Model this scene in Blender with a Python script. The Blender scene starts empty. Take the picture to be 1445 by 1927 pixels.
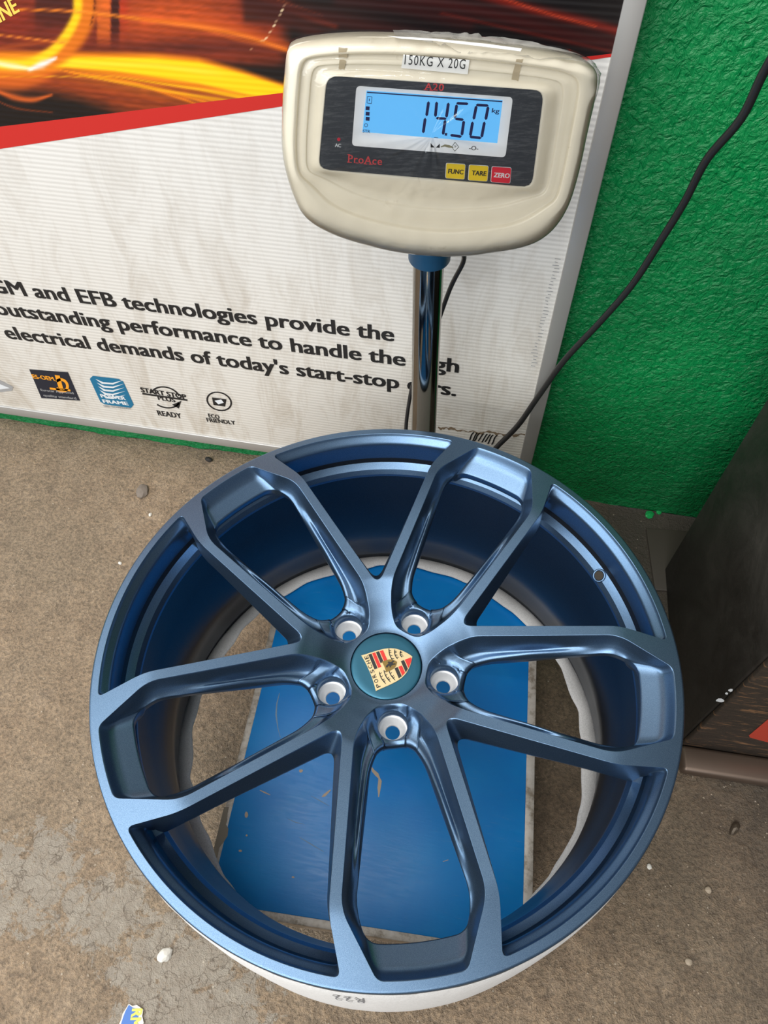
import bpy, bmesh, math, random
import numpy as np
from mathutils import Vector, Matrix
from mathutils.geometry import delaunay_2d_cdt

C = bpy.context.scene.collection
SC = bpy.context.scene
R_ = math.radians
random.seed(7)

# ------------------------------------------------------------------ camera
# x runs along the wall, y points at the wall, z up; floor at z = 0
F_PX, PITCH, ROLL, YAW, CAM_Z = 1359.82, 0.954576, -0.014538, R_(11.7), 1.06017
def _axes():
    fwd = np.array([0, math.cos(PITCH), -math.sin(PITCH)]); up = np.array([0, math.sin(PITCH), math.cos(PITCH)])
    rt = np.array([1., 0, 0]); c, s = math.cos(ROLL), math.sin(ROLL)
    a, b = c*rt + s*up, -s*rt + c*up
    cy, sy = math.cos(YAW), math.sin(YAW)
    Rz = np.array([[cy, -sy, 0], [sy, cy, 0], [0, 0, 1]])
    return Rz@a, Rz@b, Rz@fwd
AX, AY, AZ = _axes()
CAM = np.array([0, 0, CAM_Z])
cam = bpy.data.cameras.new('camera'); cam_o = bpy.data.objects.new('camera', cam); C.objects.link(cam_o)
cam.sensor_fit = 'VERTICAL'; cam.sensor_height = 36.0; cam.lens = F_PX*36.0/1927.0
cam.clip_start = 0.02
M = Matrix(((AX[0], AY[0], -AZ[0], 0), (AX[1], AY[1], -AZ[1], 0), (AX[2], AY[2], -AZ[2], CAM_Z), (0, 0, 0, 1)))
cam_o.matrix_world = M
SC.camera = cam_o

# measuring helpers: photograph pixel -> point of a plane in the room
def ray(q): return AX*(q[0]-722.5)/F_PX - AY*(q[1]-963.5)/F_PX + AZ
def on_z(q, z): d = ray(q); return CAM + d*((z-CAM_Z)/d[2])
def on_y(q, y): d = ray(q); return CAM + d*(y/d[1])
def on_plane(q, p0, n): d = ray(q); return CAM + d*(np.dot(p0-CAM, n)/np.dot(d, n))
def to_px(P):
    P = np.asarray(P, float) - CAM; d = P@AZ
    return 722.5 + F_PX*(P@AX)/d, 963.5 - F_PX*(P@AY)/d

# ------------------------------------------------------------------ light
SC.view_settings.view_transform = 'Standard'; SC.view_settings.look = 'None'
SC.view_settings.exposure = 0.0; SC.view_settings.gamma = 1.0
SC.view_settings.use_curve_mapping = False
w = bpy.data.worlds.new('workshop'); SC.world = w; w.use_nodes = True
w.node_tree.nodes['Background'].inputs[0].default_value = (0.85, 0.90, 1.0, 1)
w.node_tree.nodes['Background'].inputs[1].default_value = 0.20
def area(name, loc, aim, sx, sy, power, col):
    l = bpy.data.lights.new(name, 'AREA'); l.shape = 'RECTANGLE'; l.size = sx; l.size_y = sy; l.energy = power; l.color = col
    o = bpy.data.objects.new(name, l); C.objects.link(o); o.location = loc
    o.rotation_euler = (Vector(aim)-Vector(loc)).to_track_quat('-Z', 'Y').to_euler(); return o
area('doorway_daylight', (-1.0, -3.0, 2.1), (0.0, 0.6, 0.5), 2.8, 1.5, 64, (0.93, 0.97, 1.0))
area('side_window_daylight', (-3.0, -0.9, 1.75), (-0.1, 0.3, 0.35), 2.4, 1.3, 45, (0.90, 0.96, 1.0))
area('skylight_panel', (-1.0, -0.45, 2.75), (-0.45, 0.15, 0.2), 2.4, 2.2, 74, (1.0, 0.98, 0.95))
area('ceiling_tube_light', (-0.35, -2.0, 2.15), (-0.1, 0.6, 0.7), 1.3, 0.05, 12, (1.0, 0.98, 0.95))
area('ceiling_tube_light.001', (0.1, -1.5, 2.6), (-0.1, 0.6, 0.7), 1.3, 0.05, 8, (1.0, 0.98, 0.95))

# ------------------------------------------------------------------ materials
def mat(name, col=(.5,.5,.5), rough=.5, metal=0., emis=None, estr=0., spec=None, coat=0., alpha=None):
    m = bpy.data.materials.new(name); m.use_nodes = True
    b = m.node_tree.nodes['Principled BSDF']
    b.inputs['Base Color'].default_value = (*col, 1); b.inputs['Roughness'].default_value = rough
    b.inputs['Metallic'].default_value = metal
    if emis: b.inputs['Emission Color'].default_value = (*emis, 1); b.inputs['Emission Strength'].default_value = estr
    if spec is not None: b.inputs['Specular IOR Level'].default_value = spec
    if coat: b.inputs['Coat Weight'].default_value = coat; b.inputs['Coat Roughness'].default_value = .12
    if alpha is not None: b.inputs['Alpha'].default_value = alpha
    m['b'] = 1
    return m
class N:
    """tiny node helper"""
    def __init__(s, m): s.t = m.node_tree; s.b = s.t.nodes['Principled BSDF']; s.co = s.t.nodes.new('ShaderNodeTexCoord')
    def n(s, typ, **kw):
        x = s.t.nodes.new('ShaderNode'+typ)
        for k, v in kw.items():
            if k.startswith('i_'):
                key = k[2:]; key = int(key) if key.isdigit() else key.replace('_', ' ')
                if hasattr(v, 'is_output') or isinstance(v, bpy.types.NodeSocket): s.t.links.new(v, x.inputs[key])
                else: x.inputs[key].default_value = v
            else: setattr(x, k, v)
        return x
    def noise(s, scale, detail=3, rough=.5, vec=None, dist=0.):
        return s.n('TexNoise', i_Vector=vec or s.co.outputs['Object'], i_Scale=scale, i_Detail=detail, i_Roughness=rough, i_Distortion=dist).outputs['Fac']
    def ramp(s, fac, stops):
        r = s.n('ValToRGB', i_Fac=fac); e = r.color_ramp.elements
        while len(e) < len(stops): e.new(.5)
        for k, (p, c) in enumerate(stops): e[k].position = p; e[k].color = (*c, 1) if len(c) == 3 else c
        return r.outputs['Color']
    def mix(s, fac, a, b, mode='MIX'):
        x = s.n('Mix', data_type='RGBA', blend_type=mode)
        for k, v in ((0, fac), (6, a), (7, b)):
            if isinstance(v, bpy.types.NodeSocket): s.t.links.new(v, x.inputs[k])
            else: x.inputs[k].default_value = v if not isinstance(v, tuple) else ((*v, 1) if len(v) == 3 else v)
        return x.outputs[2]
    def math(s, op, a, b=0., c=None, clamp=False):
        x = s.n('Math', operation=op, use_clamp=clamp)
        for k, v in ((0, a), (1, b)) + (((2, c),) if c is not None else ()):
            if isinstance(v, bpy.types.NodeSocket): s.t.links.new(v, x.inputs[k])
            else: x.inputs[k].default_value = v
        return x.outputs[0]
    def bump(s, hgt, strength=.3, dist=.01, nrm=None):
        x = s.n('Bump', i_Height=hgt, i_Strength=strength, i_Distance=dist)
        if nrm: s.t.links.new(nrm, x.inputs['Normal'])
        return x.outputs['Normal']
    def set(s, key, v): s.t.links.new(v, s.b.inputs[key])

def wheel_paint(name='satin_blue_metallic', g=(1., 1., 1.)):
    m = mat(name, (.060, .155, .27), .31, .93, coat=.0)
    k = N(m); f = k.noise(2600, 2, .6)
    c = k.ramp(f, [(p_, tuple(a_*x for a_, x in zip(g, c_))) for p_, c_ in ((.36, (.090, .156, .252)), (.5, (.122, .200, .308)), (.66, (.178, .272, .390)))])
    k.set('Base Color', c)
    k.set('Normal', k.bump(f, .08, .0004))
    return m
PAINT = wheel_paint()
BARREL = wheel_paint('shaded_barrel_paint', (.48, .34, .27))  # wheel paint darkened: the barrel's inner shade is put into its colour
BARE = mat('bare_aluminium_seat', (.80, .80, .79), .42, .25)
def wrap_mat():
    m = mat('white_foam_wrap', (.80, .79, .77), .75); k = N(m)
    k.set('Normal', k.bump(k.noise(90, 4), .25, .004)); 
    k.set('Base Color', k.ramp(k.noise(700, 2), [(.3, (.70, .69, .67)), (.6, (.84, .83, .81))])); return m
WRAP = wrap_mat()
INK = mat('grey_stamp_ink', (.22, .22, .23), .8)
BLACK = mat('black_print', (.012, .012, .013), .5)
RED_P = mat('red_print', (.55, .02, .015), .45)
def floor_mat():
    m = mat('stained_concrete', (.25, .2, .15), .62); k = N(m)
    big = k.noise(3.2, 5, .6); med = k.noise(22, 6, .65); fine = k.noise(210, 4, .7); grit = k.noise(620, 2, .6)
    base = k.ramp(med, [(.25, (.19, .132, .085)), (.5, (.30, .215, .138)), (.75, (.40, .30, .205))])
    base = k.mix(k.ramp(big, [(.35, (0,0,0)), (.65, (.75,.75,.75))]), base, (.24, .185, .125))
    base = k.mix(.75, base, k.ramp(fine, [(.3, (.18,.18,.18)), (.5, (.5,.5,.5)), (.70, (.85,.82,.78))]), 'OVERLAY')
    dk = k.noise(46, 5, .7, dist=.5); base = k.mix(k.ramp(dk, [(.58, (0,)*3), (.70, (.55,)*3)]), base, (.10, .075, .055))
    # darker ground towards the corner right of the banner
    sx = k.n('SeparateXYZ', i_0=k.co.outputs['Object'])
    corner_tone = k.math('ADD', k.math('MULTIPLY', sx.outputs[0], 1.6), k.math('MULTIPLY', sx.outputs[1], .95))
    corner_tone = k.math('MULTIPLY', k.math('ADD', corner_tone, k.math('MULTIPLY', k.noise(7, 4), .55)), .66)
    base = k.mix(k.ramp(corner_tone, [(.40, (0,0,0)), (.70, (.30,.30,.30)), (.97, (.92,.92,.92))]), base, (.050, .043, .034))
    # thin skin of dried grey cement, cracked
    v = k.n('TexVoronoi', feature='DISTANCE_TO_EDGE', i_Vector=k.co.outputs['Object'], i_Scale=26.)
    vw = k.n('TexVoronoi', feature='DISTANCE_TO_EDGE', i_Scale=30.)
    wob = k.n('Mix', data_type='VECTOR'); k.t.links.new(k.co.outputs['Object'], wob.inputs[4])
    nz = k.n('TexNoise', i_Vector=k.co.outputs['Object'], i_Scale=28., i_Detail=3.); k.t.links.new(nz.outputs['Color'], wob.inputs[5]); wob.inputs[0].default_value = .05
    k.t.links.new(wob.outputs[1], vw.inputs['Vector'])
    crack = k.ramp(vw.outputs['Distance'], [(.0, (0,0,0)), (.022, (1,1,1))])
    def blob(cx, cy, rx, ry):
        dx = k.math('DIVIDE', k.math('SUBTRACT', sx.outputs[0], cx), rx); dy = k.math('DIVIDE', k.math('SUBTRACT', sx.outputs[1], cy), ry)
        return k.math('SUBTRACT', 1., k.math('ADD', k.math('MULTIPLY', dx, dx), k.math('MULTIPLY', dy, dy)), clamp=True)
    bl = blob(*B1)
    for q in BL: bl = k.math('MAXIMUM', bl, blob(*q))
    edge = k.math('ADD', bl, k.math('MULTIPLY', k.math('SUBTRACT', k.noise(34, 8, .75, dist=.4), .5), 3.2))
    maskc = k.ramp(edge, [(.62, (0,0,0)), (.70, (1,1,1))])
    pat = k.mix(crack, (.14, .115, .09), k.ramp(k.noise(60, 5), [(.3, (.29, .25, .20)), (.7, (.38, .34, .28))]))
    base = k.mix(k.math('MULTIPLY', maskc, .8), base, pat)
    # pale grit
    gv = k.n('TexVoronoi', i_Vector=k.co.outputs['Object'], i_Scale=95.)
    spot = k.ramp(gv.outputs['Distance'], [(.0, (1,1,1)), (.09, (1,1,1)), (.13, (0,0,0))])
    sel = k.ramp(k.n('SeparateColor', i_0=gv.outputs['Color']).outputs[0], [(.86, (0,0,0)), (.88, (1,1,1))])
    base = k.mix(k.math('MULTIPLY', k.math('MULTIPLY', spot, sel), .75), base, (.55, .47, .37))
    k.set('Base Color', base)
    h = k.math('ADD', k.math('MULTIPLY', med, .5), k.math('ADD', k.math('MULTIPLY', fine, .35), k.math('MULTIPLY', grit, .12)))
    k.set('Normal', k.bump(h, .9, .013))
    k.set('Roughness', k.ramp(big, [(.3, (.42,)*3), (.7, (.72,)*3)]))
    return m
def _b(q, rx, ry): p = on_z(q, 0); return (p[0], p[1], rx, ry)
B1 = _b((350, 1850), .16, .12)
BL = [_b((210, 1720), .10, .07), _b((60, 1650), .11, .10), _b((300, 1620), .06, .06), _b((420, 1900), .10, .06)]
FLOOR = floor_mat()
def green_mat():
    m = mat('glossy_green_wall_paint', (.008, .24, .06), .30); k = N(m)
    n1 = k.noise(95, 4, .55, dist=1.2); n2 = k.noise(26, 4, .6); n3 = k.noise(4, 3)
    gc = k.mix(k.ramp(n3, [(.35, (0,)*3), (.7, (1,)*3)]), (.001, .250, .062), (.003, .165, .045))
    zc = k.n('SeparateXYZ', i_0=k.co.outputs['Object']).outputs[2]
    k.set('Base Color', k.mix(k.ramp(k.math('SUBTRACT', zc, .9), [(.395, (0,)*3), (.405, (1,)*3)]), gc, (.70, .70, .68)))  # pale zone added to the unseen upper wall for neutral wheel reflections
    k.set('Normal', k.bump(k.math('ADD', n1, k.math('MULTIPLY', n2, .9)), .85, .007))
    k.set('Roughness', k.ramp(n2, [(.3, (.32,)*3), (.7, (.5,)*3)]))
    return m
GREEN = green_mat()

# ------------------------------------------------------------------ mesh helpers
def link(name, me, m=None, parent=None, smooth=False):
    o = bpy.data.objects.new(name, me); C.objects.link(o)
    if m is not None: me.materials.append(m)
    if parent is not None: o.parent = parent
    if smooth: me.polygons.foreach_set('use_smooth', [True]*len(me.polygons))
    return o
def mesh(name, V, Fc, m=None, parent=None, smooth=False):
    me = bpy.data.meshes.new(name); me.from_pydata([tuple(map(float, v)) for v in V], [], [tuple(map(int, q)) for q in Fc]); me.validate(); me.update()
    return link(name, me, m, parent, smooth)
def empty(name, loc=(0,0,0), label=None, cat=None, rot=None):
    o = bpy.data.objects.new(name, None); C.objects.link(o); o.location = loc; o.empty_display_size = .02
    if rot is not None: o.rotation_euler = rot
    if label: o['label'] = label; o['category'] = cat
    return o
def tag(o, label, cat, group=None):
    o['label'] = label; o['category'] = cat
    if group: o['group'] = group
    return o
def lathe(prof, n=180, a0=0., a1=2*math.pi, close=True):
    V, Fc = [], []
    P = len(prof)
    for i in range(n):
        a = a0 + (a1-a0)*i/(n if close else n-1)
        for r, z in prof: V.append((r*math.cos(a), r*math.sin(a), z))
    for i in range(n if close else n-1):
        j = (i+1) % n
        for k in range(P-1): Fc.append((i*P+k, j*P+k, j*P+k+1, i*P+k+1))
    return V, Fc
def frame_mesh(name, frame, boxes, m, parent=None, bev=.0, seg=2):
    """boxes: (u0,u1,v0,v1,w0,w1) in a frame (origin,u,v,n)"""
    O, U, Vv, Nn = frame
    bm = bmesh.new()
    for (u0, u1, v0, v1, w0, w1) in boxes:
        vs = [bm.verts.new(tuple(O+U*u+Vv*v+Nn*w)) for w in (w0, w1) for v in (v0, v1) for u in (u0, u1)]
        for q in ((0,1,3,2), (4,6,7,5), (0,4,5,1), (2,3,7,6), (0,2,6,4), (1,5,7,3)): bm.faces.new([vs[i] for i in q])
    bmesh.ops.recalc_face_normals(bm, faces=bm.faces)
    if bev: bmesh.ops.bevel(bm, geom=bm.edges[:], offset=bev, segments=seg, profile=.5, affect='EDGES')
    me = bpy.data.meshes.new(name); bm.to_mesh(me); bm.free()
    o = link(name, me, m, parent)
    if bev: me.polygons.foreach_set('use_smooth', [True]*len(me.polygons)); me.set_sharp_from_angle(angle=R_(50))
    return o
WORLD = (np.zeros(3), np.array([1., 0, 0]), np.array([0, 1., 0]), np.array([0, 0, 1.]))
def prism(pts2, frame, w0, w1):
    """polygon in the frame's u,v given thickness -> V,F"""
    O, U, Vv, Nn = frame; n = len(pts2)
    V = [O+U*p[0]+Vv*p[1]+Nn*w for w in (w0, w1) for p in pts2]
    Fc = [tuple(range(n, 2*n))] + [(i, (i+1) % n, n+(i+1) % n, n+i) for i in range(n)]
    return V, Fc
class Batch:
    def __init__(s): s.V = []; s.F = []
    def add(s, VF):
        b = len(s.V); s.V += list(VF[0]); s.F += [tuple(i+b for i in f) for f in VF[1]]; return s
    def obj(s, name, m, parent=None, smooth=False): return mesh(name, s.V, s.F, m, parent, smooth)
def tube(pts, r, n=10, sub=6):
    """smooth tube through points"""
    P = np.array(pts, float); out = []
    Q = np.vstack([2*P[0]-P[1], P, 2*P[-1]-P[-2]])
    for i in range(1, len(Q)-2):
        for t in np.linspace(0, 1, sub, endpoint=False):
            a, b, c, d = Q[i-1:i+3]
            out.append(.5*((2*b)+(-a+c)*t+(2*a-5*b+4*c-d)*t*t+(-a+3*b-3*c+d)*t**3))
    out.append(Q[-2]); out = np.array(out)
    V, Fc = [], []; ref = np.array([.3, .2, 1.]); 
    for i, p in enumerate(out):
        t = out[min(i+1, len(out)-1)]-out[max(i-1, 0)]; t /= np.linalg.norm(t)
        s = np.cross(t, ref); s /= np.linalg.norm(s); u = np.cross(s, t)
        rr = r if np.isscalar(r) else np.interp(i/(len(out)-1), np.linspace(0, 1, len(r)), r)
        for k in range(n):
            a = 2*math.pi*k/n; V.append(p+rr*(math.cos(a)*s+math.sin(a)*u))
    for i in range(len(out)-1):
        for k in range(n): Fc.append((i*n+k, i*n+(k+1) % n, (i+1)*n+(k+1) % n, (i+1)*n+k))
    Fc.append(tuple(range(n))[::-1]); Fc.append(tuple((len(out)-1)*n+k for k in range(n)))
    return V, Fc
def text_data(s, bold=0., shear=0., spacing=1.):
    cu = bpy.data.curves.new('t', 'FONT'); cu.body = s; cu.size = 1; cu.offset = bold; cu.shear = shear; cu.space_character = spacing; cu.resolution_u = 3
    o = bpy.data.objects.new('t', cu); C.objects.link(o)
    dg = bpy.context.evaluated_depsgraph_get(); oe = o.evaluated_get(dg); me = oe.to_mesh()
    V = np.array([tuple(v.co) for v in me.vertices]).reshape(-1, 3); Fc = [tuple(p.vertices) for p in me.polygons]
    oe.to_mesh_clear(); bpy.data.objects.remove(o); bpy.data.curves.remove(cu)
    return V, Fc
def lettering(s, p0, p1, n, cap, lift=.0004, bold=0., shear=0., spacing=1.):
    """flat print: text from 3D point p0 to p1 along the baseline, cap height in metres, on a surface with normal n"""
    V, Fc = text_data(s, 0., shear, spacing)
    if bold > 0:
        n0 = len(V); VV, FF = [], []
        for k, (dx, dy) in enumerate(((-1, -.35), (-1, .35), (-.33, 0), (.33, 0), (1, -.35), (1, .35))):
            VV.append(V+np.array([dx*bold*1.25, dy*bold*1.1, k*1.0])); FF += [tuple(i+k*n0 for i in f) for f in Fc]
        V, Fc = np.vstack(VV), FF
    V = V.copy(); x0, x1 = V[:, 0].min(), V[:, 0].max()
    u = (p1-p0); L = np.linalg.norm(u); u = u/L; v = np.cross(n, u)
    cap0 = 0.70
    X = (V[:, 0]-x0)/(x1-x0)*L; Y = V[:, 1]/cap0*cap
    return [p0+u*a+v*b+n*(lift+.00002*c) for a, b, c in zip(X, Y, V[:, 2])], Fc

# ------------------------------------------------------------------ setting
WALL_Y = 0.826
BAN_Y = .790           # front face of the banner board
def grid_plane(name, x0, x1, y0, y1, nx, ny, fn, m):
    V = [fn(x0+(x1-x0)*i/nx, y0+(y1-y0)*j/ny) for j in range(ny+1) for i in range(nx+1)]
    Fc = [(j*(nx+1)+i, j*(nx+1)+i+1, (j+1)*(nx+1)+i+1, (j+1)*(nx+1)+i) for j in range(ny) for i in range(nx)]
    return mesh(name, V, Fc, m, None, True)
rs = np.random.RandomState(3)
def vnoise(x, y, s, seed=0):
    x, y = x*s, y*s; xi, yi = math.floor(x), math.floor(y); fx, fy = x-xi, y-yi
    def h(a, b): return (math.sin(a*127.1+b*311.7+seed*74.7)*43758.5453) % 1
    fx = fx*fx*(3-2*fx); fy = fy*fy*(3-2*fy)
    return (h(xi, yi)*(1-fx)+h(xi+1, yi)*fx)*(1-fy)+(h(xi, yi+1)*(1-fx)+h(xi+1, yi+1)*fx)*fy
fl = grid_plane('floor', -3.2, 3.0, -3.6, .95, 124, 92, lambda x, y: (x, y, -.0015*vnoise(x, y, 9)-.0015*vnoise(x, y, 31, 2)), FLOOR); fl['kind'] = 'structure'
def wall_pt(x, z):
    # the paint bulges and ends raggedly at the floor
    rag = .004*vnoise(x, 1, 60)+.006*vnoise(x, 3, 18)
    return (x, WALL_Y+.003*vnoise(x, z, 14, 1)+.0025*vnoise(x, z, 40, 5)-.004*math.exp(-z*40)*vnoise(x, 2, 25)-.009*math.exp(-(z/.03)**2)*min(1, max(0, (.05-x)*8)), z if z > 0 else rag-.006)
wl = grid_plane('wall_back', -3.2, 3.0, 0, 1.6, 440, 90, lambda x, t: wall_pt(x, t*t*1.015625), GREEN)
# denser rows low down, where the photograph looks
wl['kind'] = 'structure'

# ------------------------------------------------------------------ alloy wheel
WC = np.array([-.06404, .30919, .37742])     # centre of the front face; local z = 0 is the face plane
WTH = -1.4813452 + YAW                       # direction of the lug pocket nearest the photographer
wheel = empty('alloy_wheel', (WC[0], WC[1], .1002), 'satin blue ten-spoke alloy wheel lying face up on the scale platform', 'wheel')
wheel_in = Matrix.Translation((0, 0, WC[2]-.1002)) @ Matrix.Rotation(WTH, 4, 'Z')
def wpart(name, V, Fc, m, smooth=True, parent=None, sharp=None):
    o = mesh(name, V, Fc, m, parent or wheel, smooth)
    o.data.transform(wheel_in)
    if sharp: o.data.set_sharp_from_angle(angle=R_(sharp))
    return o
def smooth_tab(xs, ys, sig=.0035):
    g = np.arange(0, .36, .0005); v = np.interp(g, xs, ys); k = np.arange(-30, 31)*.0005; kk = np.exp(-k*k/2/sig/sig); kk /= kk.sum()
    v = np.convolve(np.pad(v, 30, mode='edge'), kk, 'valid'); return lambda r: np.interp(r, g, v)
z_top = smooth_tab([.03, .0385, .044, .056, .070, .0883, .0935, .236, .244, .30], [-.0502, -.0498, -.0488, -.0430, -.0345, -.0262, -.0232, -.0006, 0, 0])
def bez(p0, p1, p2, n): t = np.linspace(0, 1, n)[:, None]; return (1-t)**2*p0+2*t*(1-t)*p1+t*t*p2
def half_path(pts, trims, counts, arc_r=None):
    """pts: corner points from outer axis point to inner axis point; first edge is an arc of radius arc_r"""
    pts = [np.array(p, float) for p in pts]; out = []; tagv = []
    cur = pts[0]
    for i in range(len(pts)-1):
        a, b = pts[i], pts[i+1]; last = i == len(pts)-2
        tr0 = trims[i-1] if i > 0 else 0; tr1 = 0 if last else trims[i]
        if i == 0 and arc_r:
            angb = math.atan2(b[1], b[0]); e = angb-tr1/arc_r; ang = np.linspace(0, e, counts[0])
            seg = np.stack([arc_r*np.cos(ang), arc_r*np.sin(ang)], 1)
        else:
            L = np.linalg.norm(b-a); t = np.linspace(tr0/L, 1-tr1/L, counts[2*i])[:, None]; seg = a+(b-a)*t
        if out: seg = seg[1:]
        out += list(seg); tagv += [i+x for x in np.linspace(0.0, .8, len(seg))]
        if not last:
            c, d = pts[i+1], pts[i+2]; L = np.linalg.norm(d-c); q = bez(out[-1], b, c+(d-c)*trims[i]/L, counts[2*i+1])[1:]
            out += list(q); tagv += [i+.8+.2*x for x in np.linspace(0.1, 1, len(q))]
    return np.array(out), np.array(tagv)
def full(h, tg):
    m = h[1:-1][::-1]*[1, -1]
    return np.vstack([h, m]), np.concatenate([tg, tg[1:-1][::-1]])
def sstep(a, b, x): t = np.clip((x-a)/(b-a), 0, 1); return t*t*(3-2*t)
pol = lambda r, d: (r*math.cos(R_(d)), r*math.sin(R_(d)))
# --- lug pocket outlines
cnt = [16, 9, 12, 9, 34, 11, 10, 7, 6, 7, 5]
LO, LT = full(*half_path([(.2888, 0), pol(.2888, 7.25), (.2322, .0622), (.079, .0400), (.0535, .0245), (.0437, .013), (.0432, 0)], [.006, .013, .016, .009, .006], cnt, .2888))
LB, _ = full(*half_path([(.261, 0), (.2565, .0435), (.2304, .0501), (.1015, .0258), (.0890, .0170), (.0862, .008), (.0860, 0)], [.010, .014, .017, .008, .004], cnt, .261))
cnt2 = [26, 10, 12, 9, 36, 14, 3]
TO, TT = full(*half_path([(.2888, 0), pol(.2888, 22.95), (.2322, .0796), (.0843, 0.0)], [.007, .012], cnt2[:5], .2888)) if False else (None, None)
def tri_path(arc_r, ca, kink, apex, rt, kt, at):
    # apex is rounded: last corner handled with a bezier whose control is the apex itself
    a = np.array(apex, float); k = np.array(kink, float); L = np.linalg.norm(k-a)
    s = a+(k-a)*at/L; mid = (s+2*a+s*[1, -1])/4
    h, tg = half_path([(arc_r, 0), pol(arc_r, ca), kink, tuple(s)], [rt, kt], [26, 10, 14, 9, 38], arc_r)
    t = np.linspace(0, .5, 8)[1:, None]; q = (1-t)**2*s+2*t*(1-t)*a+t*t*(s*[1, -1])
    h = np.vstack([h, q]); tg = np.concatenate([tg, 3+np.linspace(.1, .8, len(q))])
    return full(h, tg)
TO, TT = tri_path(.2888, 22.95, (.2322, .0796), (.0845, 0), .007, .012, .017)
TB, _ = tri_path(.2797, 22.3, (.2300, .0742), (.1035, 0), .007, .012, .016)

U = np.array([0, .02, .045, .08, .14, .22, .32, .42, .49, .56, .64, .72, .80, .88, .94, 1.])
g_plain = np.interp(U, [0, .02, .045, .08, .22, .42, .64, .8, 1], [0, .006, .03, .085, .30, .56, .78, .90, 1])
g_groove = np.interp(U, [0, .02, .045, .08, .22, .36, .46, .52, .60, .70, .78, .86, .93, 1], [0, .006, .03, .09, .40, .76, .93, .95, .84, .72, .71, .78, .90, 1.03])
g_near = np.interp(U, [0, .02, .045, .08, .22, .36, .46, .52, .60, .70, .78, .86, .93, 1], [0, .008, .04, .11, .46, .80, .93, .97, .97, .94, .90, .88, .92, 1.03])
z_outer = np.interp(U, [0, .02, .045, .08, .22, .34, .49, 1], [0, -.0003, -.0012, -.0030, -.0098, -.0138, -.0158, -.0225])
z_hub = np.interp(U, [0, .02, .045, .08, .14, .22, .8, .88, .94, 1], [0, -.0002, -.0009, -.0022, -.0050, -.0062, -.0070, -.0062, -.0076, -.0110])
def zbot_lug(r): return np.interp(r, [.085, .0885, .105, .2357, .262], [-.0600, -.0585, -.0515, -.0198, -.0225])
zbot_tri = smooth_tab([.095, .1125, .2325, .245, .262, .2797], [-.050, -.046, -.0240, -.0265, -.040, -.050], .003)
LUG_R, LUG_C, BOSS_Z = .0154, .0640, -.0548
def lug_rows():
    rO = np.hypot(*LO.T); rB = np.hypot(*LB.T); zO = z_top(rO); zB = zbot_lug(rB)
    w_out = 1-sstep(.78, 1.75, LT); w_hub = sstep(2.50, 4.4, LT)
    rows = []
    for k, u in enumerate(U):
        xy = LO*(1-u)+LB*u; x = xy[:, 0]
        a = sstep(.219, .150, x)*1.0
        hh = sstep(.150, .100, x)
        side = zO+(zB-zO)*(g_plain[k]*(1-a)+(g_groove[k]*(1-hh)+g_near[k]*hh)*a)
        z = side*(1-w_out)*(1-w_hub)+w_out*z_outer[k]+w_hub*(zO+z_hub[k])
        if k > 2:
            zs_ = z.copy(); m_ = sstep(2.45, 2.75, LT)*min(1., k/6)
            for _ in range(30): zs_ = .25*np.roll(zs_, 1)+.5*zs_+.25*np.roll(zs_, -1)
            z = z*(1-m_)+zs_*m_
        dl = np.hypot(xy[:, 0]-LUG_C, xy[:, 1]); wb = (1-sstep(LUG_R+.0006, LUG_R+.0040, dl))*float(sstep(.0, .07, u)); z = z*(1-wb)+BOSS_Z*wb
        rows.append(np.column_stack([xy, z]))
    last = rows[-1]; d = LO-LB; d /= np.linalg.norm(d, axis=1)[:, None]
    for off, dz in ((.0002, -.0012), (.0006, -.006), (.003, -.012), (.008, -.016)):
        rows.append(np.column_stack([last[:, :2]+d*off, last[:, 2]+dz]))
    return rows
def tri_rows():
    rO = np.hypot(*TO.T); zO = z_top(rO); rB = np.hypot(*TB.T); zB = zbot_tri(rB)
    w_out = 1-sstep(.80, 1.25, TT)
    Ut = np.array([0, .04, .09, .16, .26, .38, .50, .64, .76, .84, .90, .945, .975, 1.])
    gt = np.interp(Ut, [0, .04, .09, .16, 1], [0, .008, .035, .10, 1])
    zo = np.interp(Ut, [0, .04, .09, .16, .30, .76, .84, .90, .945, .975, 1], [0, -.0002, -.0010, -.0026, -.0042, -.0088, -.0098, -.0109, -.0122, -.0139, -.0185])
    rows = []
    for k, u in enumerate(Ut):
        uu = u
        xy = TO*(1-uu)+TB*uu; z = (zO+(zB-zO)*gt[k])*(1-w_out)+w_out*zo[k]
        rows.append(np.column_stack([xy, z]))
    last = rows[-1]; d = TO-TB; d /= np.linalg.norm(d, axis=1)[:, None]; s = (1-w_out)[:, None]
    for off, dz in ((.0003, -.001), (.001, -.004), (.003, -.007)):
        rows.append(np.column_stack([last[:, :2]+d*off*s, last[:, 2]+dz*(1-w_out)]))
    return rows
def strip(rows):
    n = len(rows[0]); V = [tuple(p) for r in rows for p in r]; Fc = []
    for k in range(len(rows)-1):
        for i in range(n): j = (i+1) % n; Fc.append((k*n+i, k*n+j, (k+1)*n+j, (k+1)*n+i))
    return V, Fc
def inside(poly, P):
    x, y = P[:, 0], P[:, 1]; c = np.zeros(len(P), bool); q = np.roll(poly, -1, 0)
    for (x1, y1), (x2, y2) in zip(poly, q):
        if y1 == y2: continue
        c ^= ((y1 > y) != (y2 > y)) & (x < (x2-x1)*(y-y1)/(y2-y1)+x1)
    return c
def near(poly, P, d):
    q = np.roll(poly, -1, 0)-poly; m = np.full(len(P), 9.)
    for a, e in zip(poly, q):
        t = np.clip(((P-a)@e)/(e@e+1e-12), 0, 1); m = np.minimum(m, np.hypot(*(P-a-t[:, None]*e).T))
    return m < d
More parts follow.
